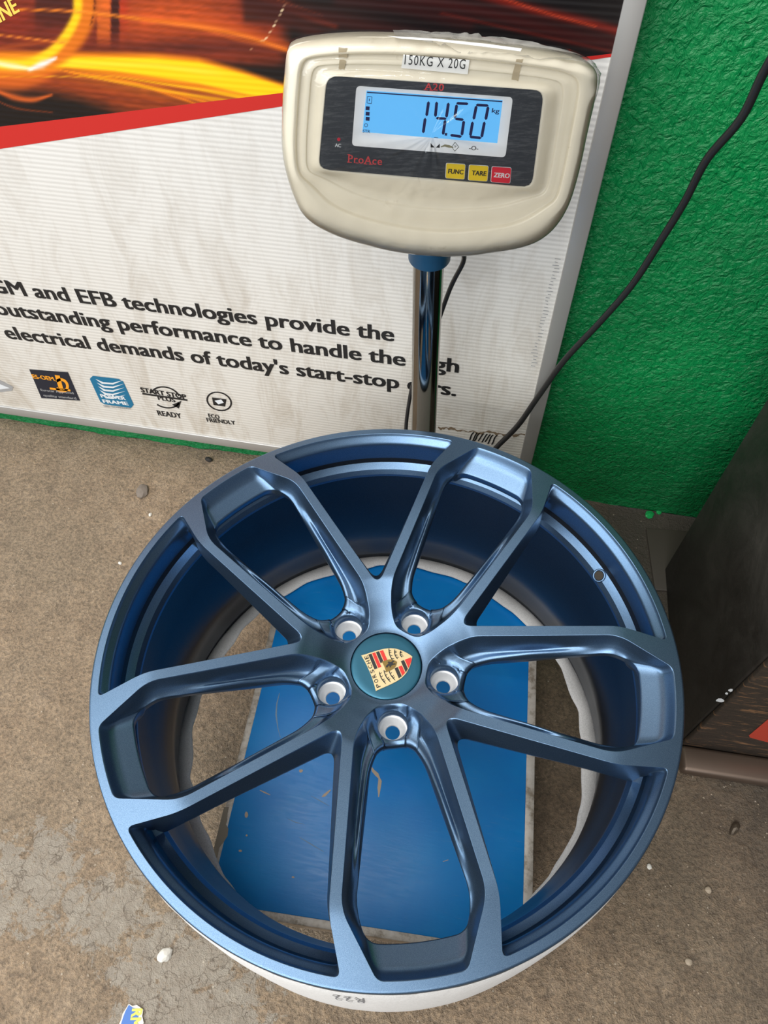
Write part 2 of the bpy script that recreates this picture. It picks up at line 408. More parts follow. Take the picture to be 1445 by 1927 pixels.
def lug_mesh():
    rows = lug_rows(); V, Fc = strip(rows)
    V = np.array(V); n = len(rows[0])
    P = V[:, :2]; dist = np.hypot(P[:, 0]-LUG_C, P[:, 1]); L = len(U)
    inreg = lambda i: (i < L*n)
    bad = np.zeros(len(V), bool)
    near_f = [f for f in Fc if any(dist[i] < LUG_R+.0013 and i < L*n for i in f)]
    keep = [f for f in Fc if not any(dist[i] < LUG_R+.0013 and i < L*n for i in f)]
    # the removed patch is re-meshed around the bore
    cells = {}
    for f in near_f:
        for a, b in zip(f, f[1:]+f[:1]):
            k = (min(a, b), max(a, b)); cells[k] = cells.get(k, 0)+1
    bed = [k for k, c in cells.items() if c == 1]
    ids = sorted({i for k in bed for i in k}); mp = {i: j for j, i in enumerate(ids)}
    nc = 56; circ = np.array([(LUG_C+LUG_R*math.cos(2*math.pi*i/nc), LUG_R*math.sin(2*math.pi*i/nc)) for i in range(nc)])
    ring2 = np.array([(LUG_C+(LUG_R+.0009)*math.cos(2*math.pi*i/nc), (LUG_R+.0009)*math.sin(2*math.pi*i/nc)) for i in range(nc)])
    pts = [Vector(P[i]) for i in ids]+[Vector(c) for c in circ]+[Vector(c) for c in ring2]; nb = len(ids)
    eds = [(mp[a], mp[b]) for a, b in bed]+[(nb+i, nb+(i+1) % nc) for i in range(nc)]+[(nb+nc+i, nb+nc+(i+1) % nc) for i in range(nc)]
    ov, oe, of, vo, eo, fo = delaunay_2d_cdt(pts, eds, [], 0, 1e-7)
    OV = np.array([tuple(v) for v in ov]); tri = [tuple(f) for f in of]
    cen = np.array([OV[list(t)].mean(0) for t in tri])
    # inside test by distance to removed faces: use polygon test per removed face
    nxt = {}
    for a, b in bed: nxt.setdefault(a, []).append(b); nxt.setdefault(b, []).append(a)
    loops_, left = [], set(ids)
    while left:
        st_ = left.pop(); L_ = [st_]; cur = st_; prev = None
        while True:
            c_ = [x for x in nxt[cur] if x != prev and x in left]
            if not c_: break
            prev, cur = cur, c_[0]; left.discard(cur); L_.append(cur)
        loops_.append(L_)
    big_ = max(loops_, key=len); ok = inside(P[big_], cen)
    ok &= np.hypot(cen[:, 0]-LUG_C, cen[:, 1]) > LUG_R
    base = V[:L*n]
    def zat(p):
        d = np.hypot(base[:, 0]-p[0], base[:, 1]-p[1]); i = np.argsort(d)[:6]; w_ = 1/(d[i]+1e-6)**2; return (base[i, 2]*w_).sum()/w_.sum()
    newV = []; 
    for v, orig in zip(OV, vo):
        if orig and orig[0] < nb: newV.append(tuple(V[ids[orig[0]]]))
        else:
            z = BOSS_Z; dd = math.hypot(v[0]-LUG_C, v[1])
            newV.append((v[0], v[1], z-(.0007 if dd < LUG_R+.0003 else 0)))
    b0 = len(V); allV = [tuple(v) for v in V]+newV
    F2 = keep+[tuple(i+b0 for i in t) for t, o in zip(tri, ok) if o]
    # bore wall
    rim = []
    for i in range(nc):
        d = [math.hypot(v[0]-circ[i][0], v[1]-circ[i][1]) for v in OV]; rim.append(b0+int(np.argmin(d)))
    b1 = len(allV)
    for i in range(nc): allV.append((circ[i][0], circ[i][1], -.0700))
    for i in range(nc): F2.append((rim[i], rim[(i+1) % nc], b1+(i+1) % nc, b1+i))
    return allV, F2
def build_body():
    Vs, Fs = [], []
    def add(V, Fc, ang=0.):
        V = np.array(V); c, s = math.cos(ang), math.sin(ang)
        Vr = np.column_stack([V[:, 0]*c-V[:, 1]*s, V[:, 0]*s+V[:, 1]*c, V[:, 2]]); b = sum(map(len, Vs))
        Vs.append(Vr); Fs.extend([tuple(i+b for i in f) for f in Fc])
    lm = lug_mesh(); tm = strip(tri_rows())
    for k in range(5): add(*lm, ang=2*math.pi*k/5); add(*tm, ang=2*math.pi*(k+.5)/5)
    # the flat face of rim, spokes and hub
    pts, eds = [], []
    def loop(L):
        b = len(pts); pts.extend([tuple(p) for p in L]); n = len(L); eds.extend([(b+i, b+(i+1) % n) for i in range(n)])
    rot = lambda L, a: np.column_stack([L[:, 0]*math.cos(a)-L[:, 1]*math.sin(a), L[:, 0]*math.sin(a)+L[:, 1]*math.cos(a)])
    for k in range(5): loop(rot(LO, 2*math.pi*k/5)); loop(rot(TO, 2*math.pi*(k+.5)/5))
    for r, n in ((.0390, 120), (.2948, 360)): a = np.arange(n)*2*math.pi/n; loop(np.column_stack([r*np.cos(a), r*np.sin(a)]))
    G = []
    for r in np.arange(.0415, .2935, .0028):
        n = int(2*math.pi*r/.0030); a = (np.arange(n)+.5*(int(r/.0028) % 2))*2*math.pi/n; G.append(np.column_stack([r*np.cos(a), r*np.sin(a)]))
    G = np.vstack(G)
    def fold(Pn, per=2*math.pi/5, off=0.):
        a = np.arctan2(Pn[:, 1], Pn[:, 0])-off; a = (a+per/2) % per-per/2; r = np.hypot(*Pn.T); return np.column_stack([r*np.cos(a), r*np.sin(a)])
    fl_, ft = fold(G), fold(G, off=math.pi/5)
    g = ~(inside(LO, fl_) | inside(TO, ft) | near(LO, fl_, .0012) | near(TO, ft, .0012)); G = G[g]
    allp = [Vector(p) for p in pts]+[Vector(p) for p in G]
    ov, oe, of, _, _, _ = delaunay_2d_cdt(allp, eds, [], 0, 1e-7)
    OV = np.array([tuple(v) for v in ov]); T = np.array([tuple(f) for f in of]); cen = OV[T].mean(1); r = np.hypot(*cen.T)
    ok = (r > .0389) & (r < .2949) & ~inside(LO, fold(cen)) & ~inside(TO, fold(cen, off=math.pi/5))
    add(np.column_stack([OV, z_top(np.hypot(*OV.T))]), [tuple(t) for t in T[ok]])
    a = [(.0390, float(z_top(.039))), (.0388, -.0506), (.0388, -.0530), (.030, -.0530)]; add(*lathe(a, 120))
    a = [(.2948, 0), (.2958, -.0002), (.2966, -.0008), (.2971, -.0018), (.2972, -.004), (.2972, -.0085), (.2966, -.0100), (.295, -.0106), (.2870, -.0108)]; add(*lathe(a, 360))
    V = np.vstack(Vs); me = bpy.data.meshes.new('wheel_face'); me.from_pydata([tuple(v) for v in V], [], Fs)
    bm = bmesh.new(); bm.from_mesh(me); bmesh.ops.remove_doubles(bm, verts=bm.verts[:], dist=2e-5); bmesh.ops.recalc_face_normals(bm, faces=bm.faces[:])
    # make sure the face looks up
    up = sum(f.normal.z*f.calc_area() for f in bm.faces)
    if up < 0: bmesh.ops.reverse_faces(bm, faces=bm.faces[:])
    bm.to_mesh(me); bm.free()
    # exact normals on the machined face so the bevels start cleanly
    me.polygons.foreach_set('use_smooth', [True]*len(me.polygons)); me.update()
    nv = len(me.vertices); co = np.empty(nv*3); me.vertices.foreach_get('co', co); co = co.reshape(-1, 3)
    vn_ = np.empty(nv*3, dtype=np.float32); me.vertex_normals.foreach_get('vector', vn_); vn_ = vn_.reshape(-1, 3).copy()
    rr = np.hypot(co[:, 0], co[:, 1]); on = (np.abs(co[:, 2]-z_top(rr)) < 3e-6) & (rr > .0389) & (rr < .2949)
    idx = np.where(on)[0]; PP = co[idx, :2]; fl2, ft2 = fold(PP), fold(PP, off=math.pi/5)
    keep = ~((inside(LO, fl2) & ~near(LO, fl2, 3e-5)) | (inside(TO, ft2) & ~near(TO, ft2, 3e-5))); idx = idx[keep]
    dz = (z_top(rr[idx]+.0008)-z_top(rr[idx]-.0008))/.0016
    nn2 = np.column_stack([-dz*co[idx, 0]/rr[idx], -dz*co[idx, 1]/rr[idx], np.ones(len(idx))]); nn2 /= np.linalg.norm(nn2, axis=1)[:, None]
    vn_[idx] = nn2
    me.transform(wheel_in); ca, sa = math.cos(WTH), math.sin(WTH)
    vn_ = np.column_stack([vn_[:, 0]*ca-vn_[:, 1]*sa, vn_[:, 0]*sa+vn_[:, 1]*ca, vn_[:, 2]])
    me.normals_split_custom_set_from_vertices([tuple(map(float, v)) for v in vn_])
    return link('wheel_face', me, PAINT, wheel, True)
face = build_body()
# rim steps and barrel, all the way round
prof = [(.27975, -.0178), (.2795, -.0395), (.2788, -.0405), (.2708, -.0475), (.2698, -.0484), (.2666, -.0545), (.2662, -.058)]
wpart('rim_ledge', *lathe(prof, 300), PAINT, sharp=18)
prof = [(.2662, -.058), (.2650, -.078), (.2625, -.100), (.258, -.125), (.257, -.165), (.2585, -.185), (.264, -.205), (.2685, -.228), (.2700, -.250), (.2702, -.2535), (.2722, -.2545), (.2752, -.2575), (.2764, -.264), (.2764, -.274),
        (.292, -.2765), (.294, -.270), (.284, -.266), (.280, -.250), (.278, -.2), (.268, -.16), (.268, -.06), (.283, -.030), (.2868, -.0110)]
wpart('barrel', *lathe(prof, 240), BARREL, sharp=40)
# valve hole on the ledge
def disc_ring(c, n, r0, r1, h, seg=32):
    n = np.array(n, float); n /= np.linalg.norm(n); t = np.cross(n, [0, 0, 1.]); t /= np.linalg.norm(t); b = np.cross(n, t); V = []; Fc = []
    prof = [(r1, -.002), (r1, h*.6), (r1-.0006, h), (r0+.0008, h), (r0, h-.001), (r0, -.004)]
    for i in range(seg):
        a = 2*math.pi*i/seg
        for r, z in prof: V.append(np.array(c)+t*r*math.cos(a)+b*r*math.sin(a)+n*z)
    P = len(prof)
    for i in range(seg):
        for k in range(P-1): j = (i+1) % seg; Fc.append((i*P+k, j*P+k, j*P+k+1, i*P+k+1))
    return V, Fc
va = math.pi/5+2*math.pi/5
vc = (.2712*math.cos(va), .2712*math.sin(va), -.0480)
vn = (-.68*math.cos(va), -.68*math.sin(va), .73)
vh = wpart('valve_hole', *disc_ring(vc, vn, .0054, .0080, .0022), PAINT)
VH = mat('dark_hole', (.035, .028, .02), .9)
nn = np.array(vn); tt = np.cross(nn, [0, 0, 1.]); tt /= np.linalg.norm(tt); bb = np.cross(nn, tt)
wpart('hole_bottom', [np.array(vc)+nn*.0016]+[np.array(vc)+nn*.0016+.0053*(math.cos(a)*tt+math.sin(a)*bb) for a in np.linspace(0, 2*math.pi, 24, endpoint=False)], [(0, 1+i, 1+(i+1) % 24) for i in range(24)], VH, parent=wheel)
# lug seats
sp = [(LUG_R+.0001, -.0690), (.0143, -.0694), (.0136, -.0698), (.0129, -.0708), (.0114, -.0736), (.0096, -.0764), (.0082, -.0776), (.0077, -.0781), (.0076, -.0800)]
for k in range(5):
    a = 2*math.pi*k/5; V, Fc = lathe(sp, 56)
    V = [(x+LUG_C*math.cos(a), y+LUG_C*math.sin(a), z) for x, y, z in V]
    s_ = wpart('lug_seat', V, Fc, BARE, sharp=45); s_['label'] = 'bare silver conical lug seat'
# hub pad behind the bores so nothing leaks round them
# centre cap and crest
CAPZ = -.0492
cp = [(0, CAPZ), (.030, CAPZ), (.0360, CAPZ-.0001), (.0374, CAPZ-.0005), (.0380, CAPZ-.0014), (.0380, CAPZ-.004)]
capm = mat('satin_blue_cap', (.030, .135, .205), .33, .55)
wpart('centre_cap', *lathe(cp, 120), capm, sharp=50)
cap_o = bpy.data.objects['centre_cap']
GOLD = mat('gold_enamel_metal', (.84, .66, .36), .3, .5)
GOLD_D = mat('dark_gold', (.30, .20, .06), .4, .7)
RED_E = mat('red_enamel', (.65, .02, .012), .25, coat=.5)
BLK_E = mat('black_enamel', (.008, .008, .009), .2, coat=.5)
capw = np.array([WC[0], WC[1], WC[2]+CAPZ])
nz = np.array([0, 0, 1.])
Zc = lambda a, b: on_plane((600+a*.19377, 1120+b*.19377), capw+nz*.0012, nz)
pA, pB, pT = Zc(412, 585), Zc(553, 930), Zc(908, 598)
c_u = pA-pB; cw = np.linalg.norm(c_u); c_u = c_u/cw; c_v = np.cross(nz, c_u)     # u: left->right of the upright crest, v: up
if np.dot(c_v, pT-pA) > 0: c_v = -c_v
mid = (pA+pB)/2; ch = abs(np.dot(pT-mid, c_v))
crest_f = (mid, c_u*cw, c_v*ch, nz)      # u in [-.5,.5], v in [0,-1]
def shield_x(v):   # half width at depth v (0..1)
    return float(np.interp(v, [0, .08, .2, .35, .5, .62, .74, .85, .94, 1], [.5, .49, .485, .475, .455, .42, .35, .24, .12, .0]))
def shield(scale=1., n=26):
    vs = np.linspace(0, 1, n); L = [(-shield_x(v)*scale, -(v-.5)*scale-.5) for v in vs]; Rr = [(shield_x(v)*scale, -(v-.5)*scale-.5) for v in vs[:-1]][::-1]
    top = [(x*scale, -(.0+.5*(scale*-1+1)) +.04*scale*(abs(x)*2)**1.5*1.0) for x in (.25, 0., -.25)]
    return L+Rr+[(x*scale, .5*scale-.5-.035*scale*(1-(2*abs(x))**2)) for x in (.35, .2, 0., -.2, -.35)]
CF = (crest_f[0], crest_f[1], crest_f[2], nz)
crest_parts = {}
def crest_add(mm, name, poly, h0, h1):
    crest_parts.setdefault(name, (mm, Batch()))[1].add(prism(poly, CF, h0, h1))
crest_add(GOLD, 'crest_shield', shield(1.0), -.0012, .0)
def clipped(u0, u1, v0, v1, n=10):
    """strip u0..u1, v0..v1 (downwards) clipped by the shield"""
    vs = np.linspace(v0, v1, n); L = []; Rr = []
    for v in vs:
        s = shield_x(v)*.93
        a, b = max(u0, -s), min(u1, s)
        if b > a: L.append((a, -v)); Rr.append((b, -v))
    if len(L) < 2: return None
    return L+Rr[::-1]
# upright crest: bars top-right and bottom-left, running vertically
for v0, v1, mm, t in ((.145, .215, BLK_E, 'black'), (.230, .300, RED_E, 'red'), (.315, .385, BLK_E, 'black'), (.40, .475, RED_E, 'red')):
    crest_add(mm, 'crest_bar_'+t, clipped(.03 if v0 < .3 else .13, .6, v0, v1), 0, .0003)
for v0, v1, mm, t in ((.545, .62, BLK_E, 'black'), (.635, .715, RED_E, 'red'), (.73, .805, BLK_E, 'black'), (.82, .965, RED_E, 'red')):
    crest_add(mm, 'crest_bar_'+t, clipped(-.6, -.015 if v0 > .64 else -.13, v0, v1), 0, .0003)
def curve_band(pts, wd):
    P = np.array(pts, float); T = np.gradient(P, axis=0); Nn = np.column_stack([-T[:, 1], T[:, 0]]); Nn /= np.linalg.norm(Nn, axis=1)[:, None]+1e-9
    W_ = wd*np.array([.5]+[1]*(len(P)-2)+[.3])[:, None]
    return [tuple(p) for p in P+Nn*W_]+[tuple(p) for p in (P-Nn*W_)[::-1]]
for side, vb, n_ in ((-1, .22, 3), (1, .58, 3)):
    for i in range(n_):
        v = vb+i*.105; w_ = .36 if side < 0 else (.36-.09*i)
        u0 = side*.07; pts = [(u0+side*w_*t, -(v-.028*math.sin(math.pi*t)+.03*t)) for t in np.linspace(0, 1, 9)]
        crest_add(BLK_E, 'crest_antlers', curve_band(pts, .010), 0, .0003)
        for t in (.2, .42, .64, .85):
            b = pts[int(t*8)]; crest_add(BLK_E, 'crest_antlers', curve_band([b, (b[0]+side*.012, b[1]-.022), (b[0]-side*.008, b[1]-.05)], .010), 0, .0003)
# middle shield with the rearing horse
inner = [(x*.30, -.50+(y+.5)*.30) for x, y in shield(1.0)]
crest_add(GOLD_D, 'crest_heart', inner, 0, .0006)
horse = [(-.05,-.60),(-.035,-.555),(-.045,-.50),(-.08,-.47),(-.06,-.455),(-.03,-.47),(-.02,-.44),(-.05,-.41),(-.03,-.385),(.0,-.395),(.02,-.43),(.04,-.47),(.075,-.46),(.09,-.50),(.06,-.50),(.05,-.54),(.075,-.58),(.04,-.60),(.02,-.56),(-.01,-.56),(-.02,-.60)]
crest_add(BLK_E, 'crest_horse', horse, .0006, .0010)
for nm, (mm, b) in crest_parts.items():
    b.obj(nm, mm, cap_o); o = bpy.data.objects[nm]
# word on the band at the top of the crest
def crest_text():
    # letters follow the slightly hollow top edge; upright crest: band between v=.02 and v=.14
    s = 'PORSCHE'; b = Batch()
    for i, chh in enumerate(s):
        u = -.40+.133*i; p0 = CF[0]+CF[1]*(u-.045)+CF[2]*(-.125); p1 = CF[0]+CF[1]*(u+.045)+CF[2]*(-.125)
        b.add(lettering(chh, p0, p1, nz, ch*.085, .0003, .01))
    return b.obj('crest_lettering', BLK_E, cap_o)
crest_text()
for o in list(bpy.data.objects):
    if o.name.startswith('crest_'): o.data.transform(Matrix.Translation((-wheel.location.x, -wheel.location.y, -wheel.location.z)))
# foam wrap round the outside, tucked under the inner flange with a torn edge
n = 300; V = []; Fc = []; prof = [(.2972, -.0125), (.2990, -.022), (.3010, -.06), (.3030, -.12), (.3045, -.20), (.3055, -.262), (.3045, -.2715), (.300, -.2770), (.288, -.2770), (.2775, -.2755)]
for i in range(n):
    a = 2*math.pi*i/n; c, s = math.cos(a), math.sin(a)
    wv = .2565+.0014*math.sin(7*a+1.)+.0012*math.sin(13*a+.4)+.0009*math.sin(29*a)+.0030*vnoise(a*6, 0, 2, 3)**2
    pr = prof+[(.2770, -.2722), (wv+.004, -.2705), (wv, -.2712), (wv+.001, -.2735)]
    for k, (r, z) in enumerate(pr):
        rr = r+.0006*(vnoise(a*14, k*.7, 1.3)-.5) if k < len(prof) else r
        V.append((rr*c, rr*s, z+(.0005*math.sin(9*a) if k > len(prof) else 0)))
P = len(prof)+4
for i in range(n):
    j = (i+1) % n
    for k in range(P-1): Fc.append((i*P+k, j*P+k, j*P+k+1, i*P+k+1))
wr = wpart('foam_wrap', V, Fc, WRAP); wr['label'] = 'white foam wrap around the barrel, torn inner edge'
# R22 stamp on the wrap, upside down
def stamp():
    # lies on the outer cylinder of the wrap, letter tops towards the floor
    V, Fc = text_data('R22', 0., 0, 1.15); V = V.copy(); x0, x1 = V[:, 0].min(), V[:, 0].max()
    w_, h_ = .026, .0200
    pc = on_z((657, 1876), .33); ang = math.atan2(pc[1]-WC[1], pc[0]-WC[0])
    out = []
    for x, y, _ in V:
        s = ((x-x0)/(x1-x0)-.5)*w_; zz = .349-(y/.7)*h_*2.1
        rr = np.interp(zz-WC[2], [-.12, -.06, -.022], [.3030, .3010, .2990])+.0007
        a = ang-s/rr
        out.append((rr*math.cos(a), rr*math.sin(a), zz-wheel.location.z))
    o = mesh('stamp_lettering', out, Fc, INK, wr); return o
stamp()

# ------------------------------------------------------------------ banner board on the wall
YN = np.array([0, -1., 0])
B = lambda x, y, d=0.: on_y((x, y), BAN_Y-d)
banner = empty('advertising_banner', (-.64, BAN_Y, .0565), 'large framed white advertising banner with flame print and black text, against the green wall', 'banner')
def bpart(name, VF, m, parent=None, smooth=False):
    o = mesh(name, VF[0], VF[1], m, parent or banner, smooth); o.data.transform(Matrix.Translation(-banner.location)); return o
def banner_white():
    m = mat('dirty_white_corrugated_plastic', (.74, .72, .68), .38); k = N(m)
    sx = k.n('SeparateXYZ', i_0=k.co.outputs['Object'])
    wv = k.math('SINE', k.math('MULTIPLY', sx.outputs[2], 2*math.pi/.0062))
    mp = k.n('Mapping', i_Vector=k.co.outputs['Object'], i_Scale=(9., 1., 2.2), i_Rotation=(0, .5, 0)).outputs[0]
    smear = k.noise(2.6, 7, .72, vec=mp, dist=1.3)
    low = k.math('SUBTRACT', .62, sx.outputs[2], clamp=True)           # dirt splashed up from the ground
    d = k.math('MULTIPLY', k.ramp(smear, [(.47, (0,)*3), (.72, (1,)*3)]), k.math('ADD', .14, k.math('MULTIPLY', low, 1.0)), clamp=True)
    c = k.mix(d, (.76, .745, .71), (.33, .26, .18))
    c = k.mix(k.math('MULTIPLY', low, .62, clamp=True), c, (.62, .54, .42))
    c = k.mix(k.math('ADD', .05, k.math('MULTIPLY', wv, .05)), c, (.35, .34, .33))
    k.set('Base Color', c); k.set('Normal', k.bump(wv, .16, .0008))
    return m
BW = banner_white()
ALU = mat('brushed_aluminium_frame', (.50, .49, .47), .42, .55)
X0, X1, Z0, Z1 = -1.38, .0872, .0565, 1.24
fb = (np.array([0, BAN_Y, 0]), np.array([1., 0, 0]), np.array([0, 0, 1.]), YN)
def bbox_part(name, box, m, bev=0.):
    o = frame_mesh(name, fb, [box], m, banner, bev); o.data.transform(Matrix.Translation(-banner.location)); return o
bbox_part('panel', (X0+.01, X1-.01, Z0+.01, Z1-.01, -.006, 0), BW)
bbox_part('frame_rail', (X1-.0205, X1, Z0, Z1, -.018, .004), ALU, .0012)
bbox_part('frame_rail', (X0, X1-.0205, Z0, Z0+.0205, -.018, .004), ALU, .0012)
bbox_part('frame_rail', (X0, X0+.0205, Z0+.0205, Z1, -.018, .004), ALU, .0012)
bbox_part('frame_rail', (X0+.0205, X1-.0205, Z1-.0205, Z1, -.018, .004), ALU, .0012)
# printed flame picture: colour per vertex of a fine flat grid
def ln(p, q): # z of the straight print border at x
    return lambda x: p[2]+(q[2]-p[2])*(x-p[0])/(q[0]-p[0])
top_l = ln(B(0, 238), B(1148, 101)); bot_l = ln(B(0, 280), B(1148, 107))
def paint(px, py):
    """the printed picture: display colours of the print, laid out on a 2.4x grid of the close view"""
    K = .4152; X, Y = px/K, py/K
    col = np.zeros(X.shape+(3,))+np.array([.075, .050, .050])
    def nz_(x, y, s, k=0):
        x, y = x*s, y*s; xi, yi = np.floor(x), np.floor(y); fx, fy = x-xi, y-yi; h = lambda a, b: np.mod(np.sin(a*127.1+b*311.7+k*74.7)*43758.5453, 1)
        fx = fx*fx*(3-2*fx); fy = fy*fy*(3-2*fy); return (h(xi, yi)*(1-fx)+h(xi+1, yi)*fx)*(1-fy)+(h(xi, yi+1)*(1-fx)+h(xi+1, yi+1)*fx)*fy
    ss = lambda a, b, v: (lambda t: t*t*(3-2*t))(np.clip((v-a)/(b-a), 0, 1))
    def over(k, c):
        nonlocal col
        k = np.clip(k, 0, 1)[..., None]; col = col*(1-k)+np.array(c)*k
    def plus(k, c):
        nonlocal col
        col = col+k[..., None]*np.array(c)
    def band(T, Bt, s0=8, s1=8):
        T, Bt = np.array(T, float), np.array(Bt, float)
        t = np.interp(X, T[:, 0], T[:, 1]); b = np.interp(X, Bt[:, 0], Bt[:, 1]); return ss(-s0, s0, Y-t)*ss(-s1, s1, b-Y)
    g = lambda x, w: np.exp(-(x/w)**2)
    streak = nz_(X*.25, Y-.10*X, .11, 4)*.5+nz_(X*.12, Y-.16*X, .05, 6)*.5
    # red-orange field
    f = ss(1340, 1240, X)*ss(300, 235, Y-.02*X)
    over(f, (.47, .165, .085))
    over(f*g(X-760, 330)*g(Y-70, 110), (.74, .29, .10)); over(f*ss(560, 520, X)*g(Y-120, 130)*.8, (.40, .13, .085))
    over(f*g(X-900, 420)*g(Y-215, 32), (.36, .13, .09)); over(f*g(X-1230, 120)*g(Y-60, 60)*.8, (.62, .18, .08))
    over(ss(330, 250, abs(X-250)*3.2)*ss(170, 60, Y)*.75, (.22, .085, .075)); over(g(X-60, 90)*g(Y-90, 70)*.5, (.62, .17, .08))
    over(ss(1085, 1120, X)*ss(1330, 1290, X)*ss(80, 20, Y-.05*X)*.7, (.13, .06, .055))
    # upright strips left of the middle
    over(ss(432, 446, X)*ss(506, 494, X)*ss(235, 120, Y)*.85, (.80, .37, .11)); over(ss(500, 508, X)*ss(546, 536, X)*ss(250, 60, Y)*.9, (.17, .06, .055)); over(ss(538, 546, X)*ss(600, 560, X)*ss(200, 40, Y)*.6, (.66, .16, .07))
    col *= (.80+.42*streak)[..., None]
    # brown zone under the yellow wave, then black
    over(band([(-60, 300), (1500, 400)], [(-60, 395), (200, 410), (380, 445), (700, 560), (1500, 700)], 10, 45), (.45, .17, .075))
    over(band([(200, 300), (1500, 420)], [(200, 330), (600, 420), (900, 480), (1500, 640)], 10, 30)*.8, (.62, .30, .09))
    plus(ss(0, 1, streak)*band([(150, 310), (1300, 430)], [(150, 420), (700, 560), (1300, 700)], 20, 40), (.16, .07, .01))
    def stroke(P, w, gain=1., soft=1.):
        P = np.array(P, float); best = np.full(X.shape, 1e9); tt = np.zeros(X.shape); Q = []
        E = np.vstack([2*P[0]-P[1], P, 2*P[-1]-P[-2]])
        for i in range(1, len(E)-2):
            for t in np.linspace(0, 1, 7, endpoint=False):
                a, b, c_, d = E[i-1:i+3]; Q.append(.5*((2*b)+(-a+c_)*t+(2*a-5*b+4*c_-d)*t*t+(-a+3*b-3*c_+d)*t**3))
        Q.append(P[-1]); Q = np.array(Q)
        for i in range(len(Q)-1):
            a, e = Q[i], Q[i+1]-Q[i]; t = np.clip(((X-a[0])*e[0]+(Y-a[1])*e[1])/(e@e+1e-9), 0, 1); d = np.hypot(X-a[0]-t*e[0], Y-a[1]-t*e[1])
            m = d < best; best = np.where(m, d, best); tt = np.where(m, (i+t)/(len(Q)-1), tt)
        ww = np.interp(tt, np.linspace(0, 1, len(w)), w) if not np.isscalar(w) else w
        return np.exp(-(best/ww)**(2*soft))*gain
    # lower-left ball
    over(stroke([(-80, 345), (60, 365), (170, 345), (250, 300)], [52, 46, 40, 26], .95, 1.6), (.80, .36, .09))
    over(stroke([(-30, 405), (60, 440), (150, 452), (235, 430)], [7, 14, 13, 5], .95), (.82, .36, .12)); plus(stroke([(-20, 455), (80, 492), (240, 510)], [3, 5, 3], .9), (.38, .14, .03))
    # yellow wave
    over(band([(-60, 232), (300, 236), (700, 242), (900, 262), (1100, 318), (1300, 385)], [(-60, 345), (300, 318), (700, 372), (900, 405), (1120, 445), (1300, 470)], 16, 16), (.90, .50, .05))
    over(band([(-60, 262), (300, 258), (700, 262), (900, 280), (1100, 334), (1300, 396)], [(-60, 330), (300, 304), (520, 322), (700, 348), (900, 378), (1120, 428), (1300, 460)], 9, 9), (.985, .80, .04))
    over(band([(200, 270), (700, 285), (1000, 320)], [(200, 296), (700, 306), (1000, 350)], 10, 10)*ss(1100, 900, X)*ss(240, 330, X)*.75, (.97, .84, .20))
    for k in range(5):
        over(stroke([(270+30*k, 318+7*k), (560+40*k, 365+11*k), (800+70*k, 440+5*k), (900+70*k, 475)], [3, 5, 6, 4], .85-.08*k), (.93, .50+.04*k, .06))
    over(band([(520, 345), (900, 398), (1110, 432)], [(520, 349), (900, 410), (1110, 452)], 5, 5)*.9, (.96, .70, .05))
    # the big J
    over(stroke([(392, -40), (392, 60), (372, 130), (330, 190), (262, 250), (160, 300), (0, 305)], [46, 46, 42, 44, 46, 46, 46], .97, 2.2), (.86, .44, .07))
    over(stroke([(352, -40), (350, 55), (325, 120), (285, 180), (228, 238), (120, 290), (-40, 290)], [22, 22, 24, 24, 24, 26, 26], .97, 1.8), (.99, .80, .08))
    over(stroke([(430, -40), (427, 40), (412, 110)], [4, 4, 3], .8), (.30, .10, .03))
    over(stroke([(135, 315), (190, 292), (252, 264)], [9, 18, 7], .95), (.93, .92, .93)); over(stroke([(-20, 285), (60, 300), (140, 312)], [12, 14, 9], .85), (.97, .93, .78))
    # thin streaks
    over(stroke([(60, 44), (280, 48), (440, 62), (640, 86), (880, 116), (1100, 160), (1320, 232)], [4, 6, 7, 9, 14, 12, 9], .85), (.95, .52, .13))
    over(stroke([(640, 84), (880, 100), (1090, 138), (1300, 205)], [8, 20, 26, 22], .5), (.88, .36, .10)); over(stroke([(880, 118), (1060, 175), (1290, 225)], [4, 8, 10], .35), (.95, .45, .12))
    over(stroke([(-10, 158), (160, 178), (300, 196)], [4, 5, 4], .8), (.90, .50, .14)); over(stroke([(-10, 222), (150, 196), (300, 182)], [16, 12, 8], .35), (.85, .40, .12))
    over(ss(1320, 1350, X)*.94*ss(420, 300, Y), (.065, .045, .045))
    # red glow lines of the dark right half
    for P, w_, c in (([(1120, -30), (1260, 20), (1400, 78), (1520, 118)], [8, 16, 18, 12], (.62, .22, .11)), ([(1180, -40), (1300, 14), (1460, 70)], [3, 5, 4], (.80, .38, .18)),
                     ([(1210, 50), (1350, 110), (1520, 190)], 34, (.24, .08, .06)), ([(1130, 0), (1440, 68), (1750, 140), (2000, 205)], 46, (.22, .065, .055)), ([(2160, -30), (2400, 40), (2650, 100), (2830, 150)], 24, (.50, .11, .06)),
                     ([(2240, -20), (2480, 60), (2700, 120)], 5, (.72, .24, .12)), ([(1820, -20), (2170, 48), (2550, 150), (2830, 212)], 40, (.24, .06, .05)), ([(1540, 0), (1830, 38), (2120, 108)], 36, (.19, .055, .05)), ([(2000, 60), (2400, 150), (2780, 235)], 8, (.34, .09, .06))):
        over(stroke(P, w_, .85), c)
    over(stroke([(1300, 5), (1255, 92), (1222, 150), (1198, 180), (1175, 188)], 1.6, .9), (.98, .88, .70)); over(stroke([(1150, 205), (1138, 222)], 1.4, .7), (.9, .7, .5))
    return np.clip(col, 0, 1)
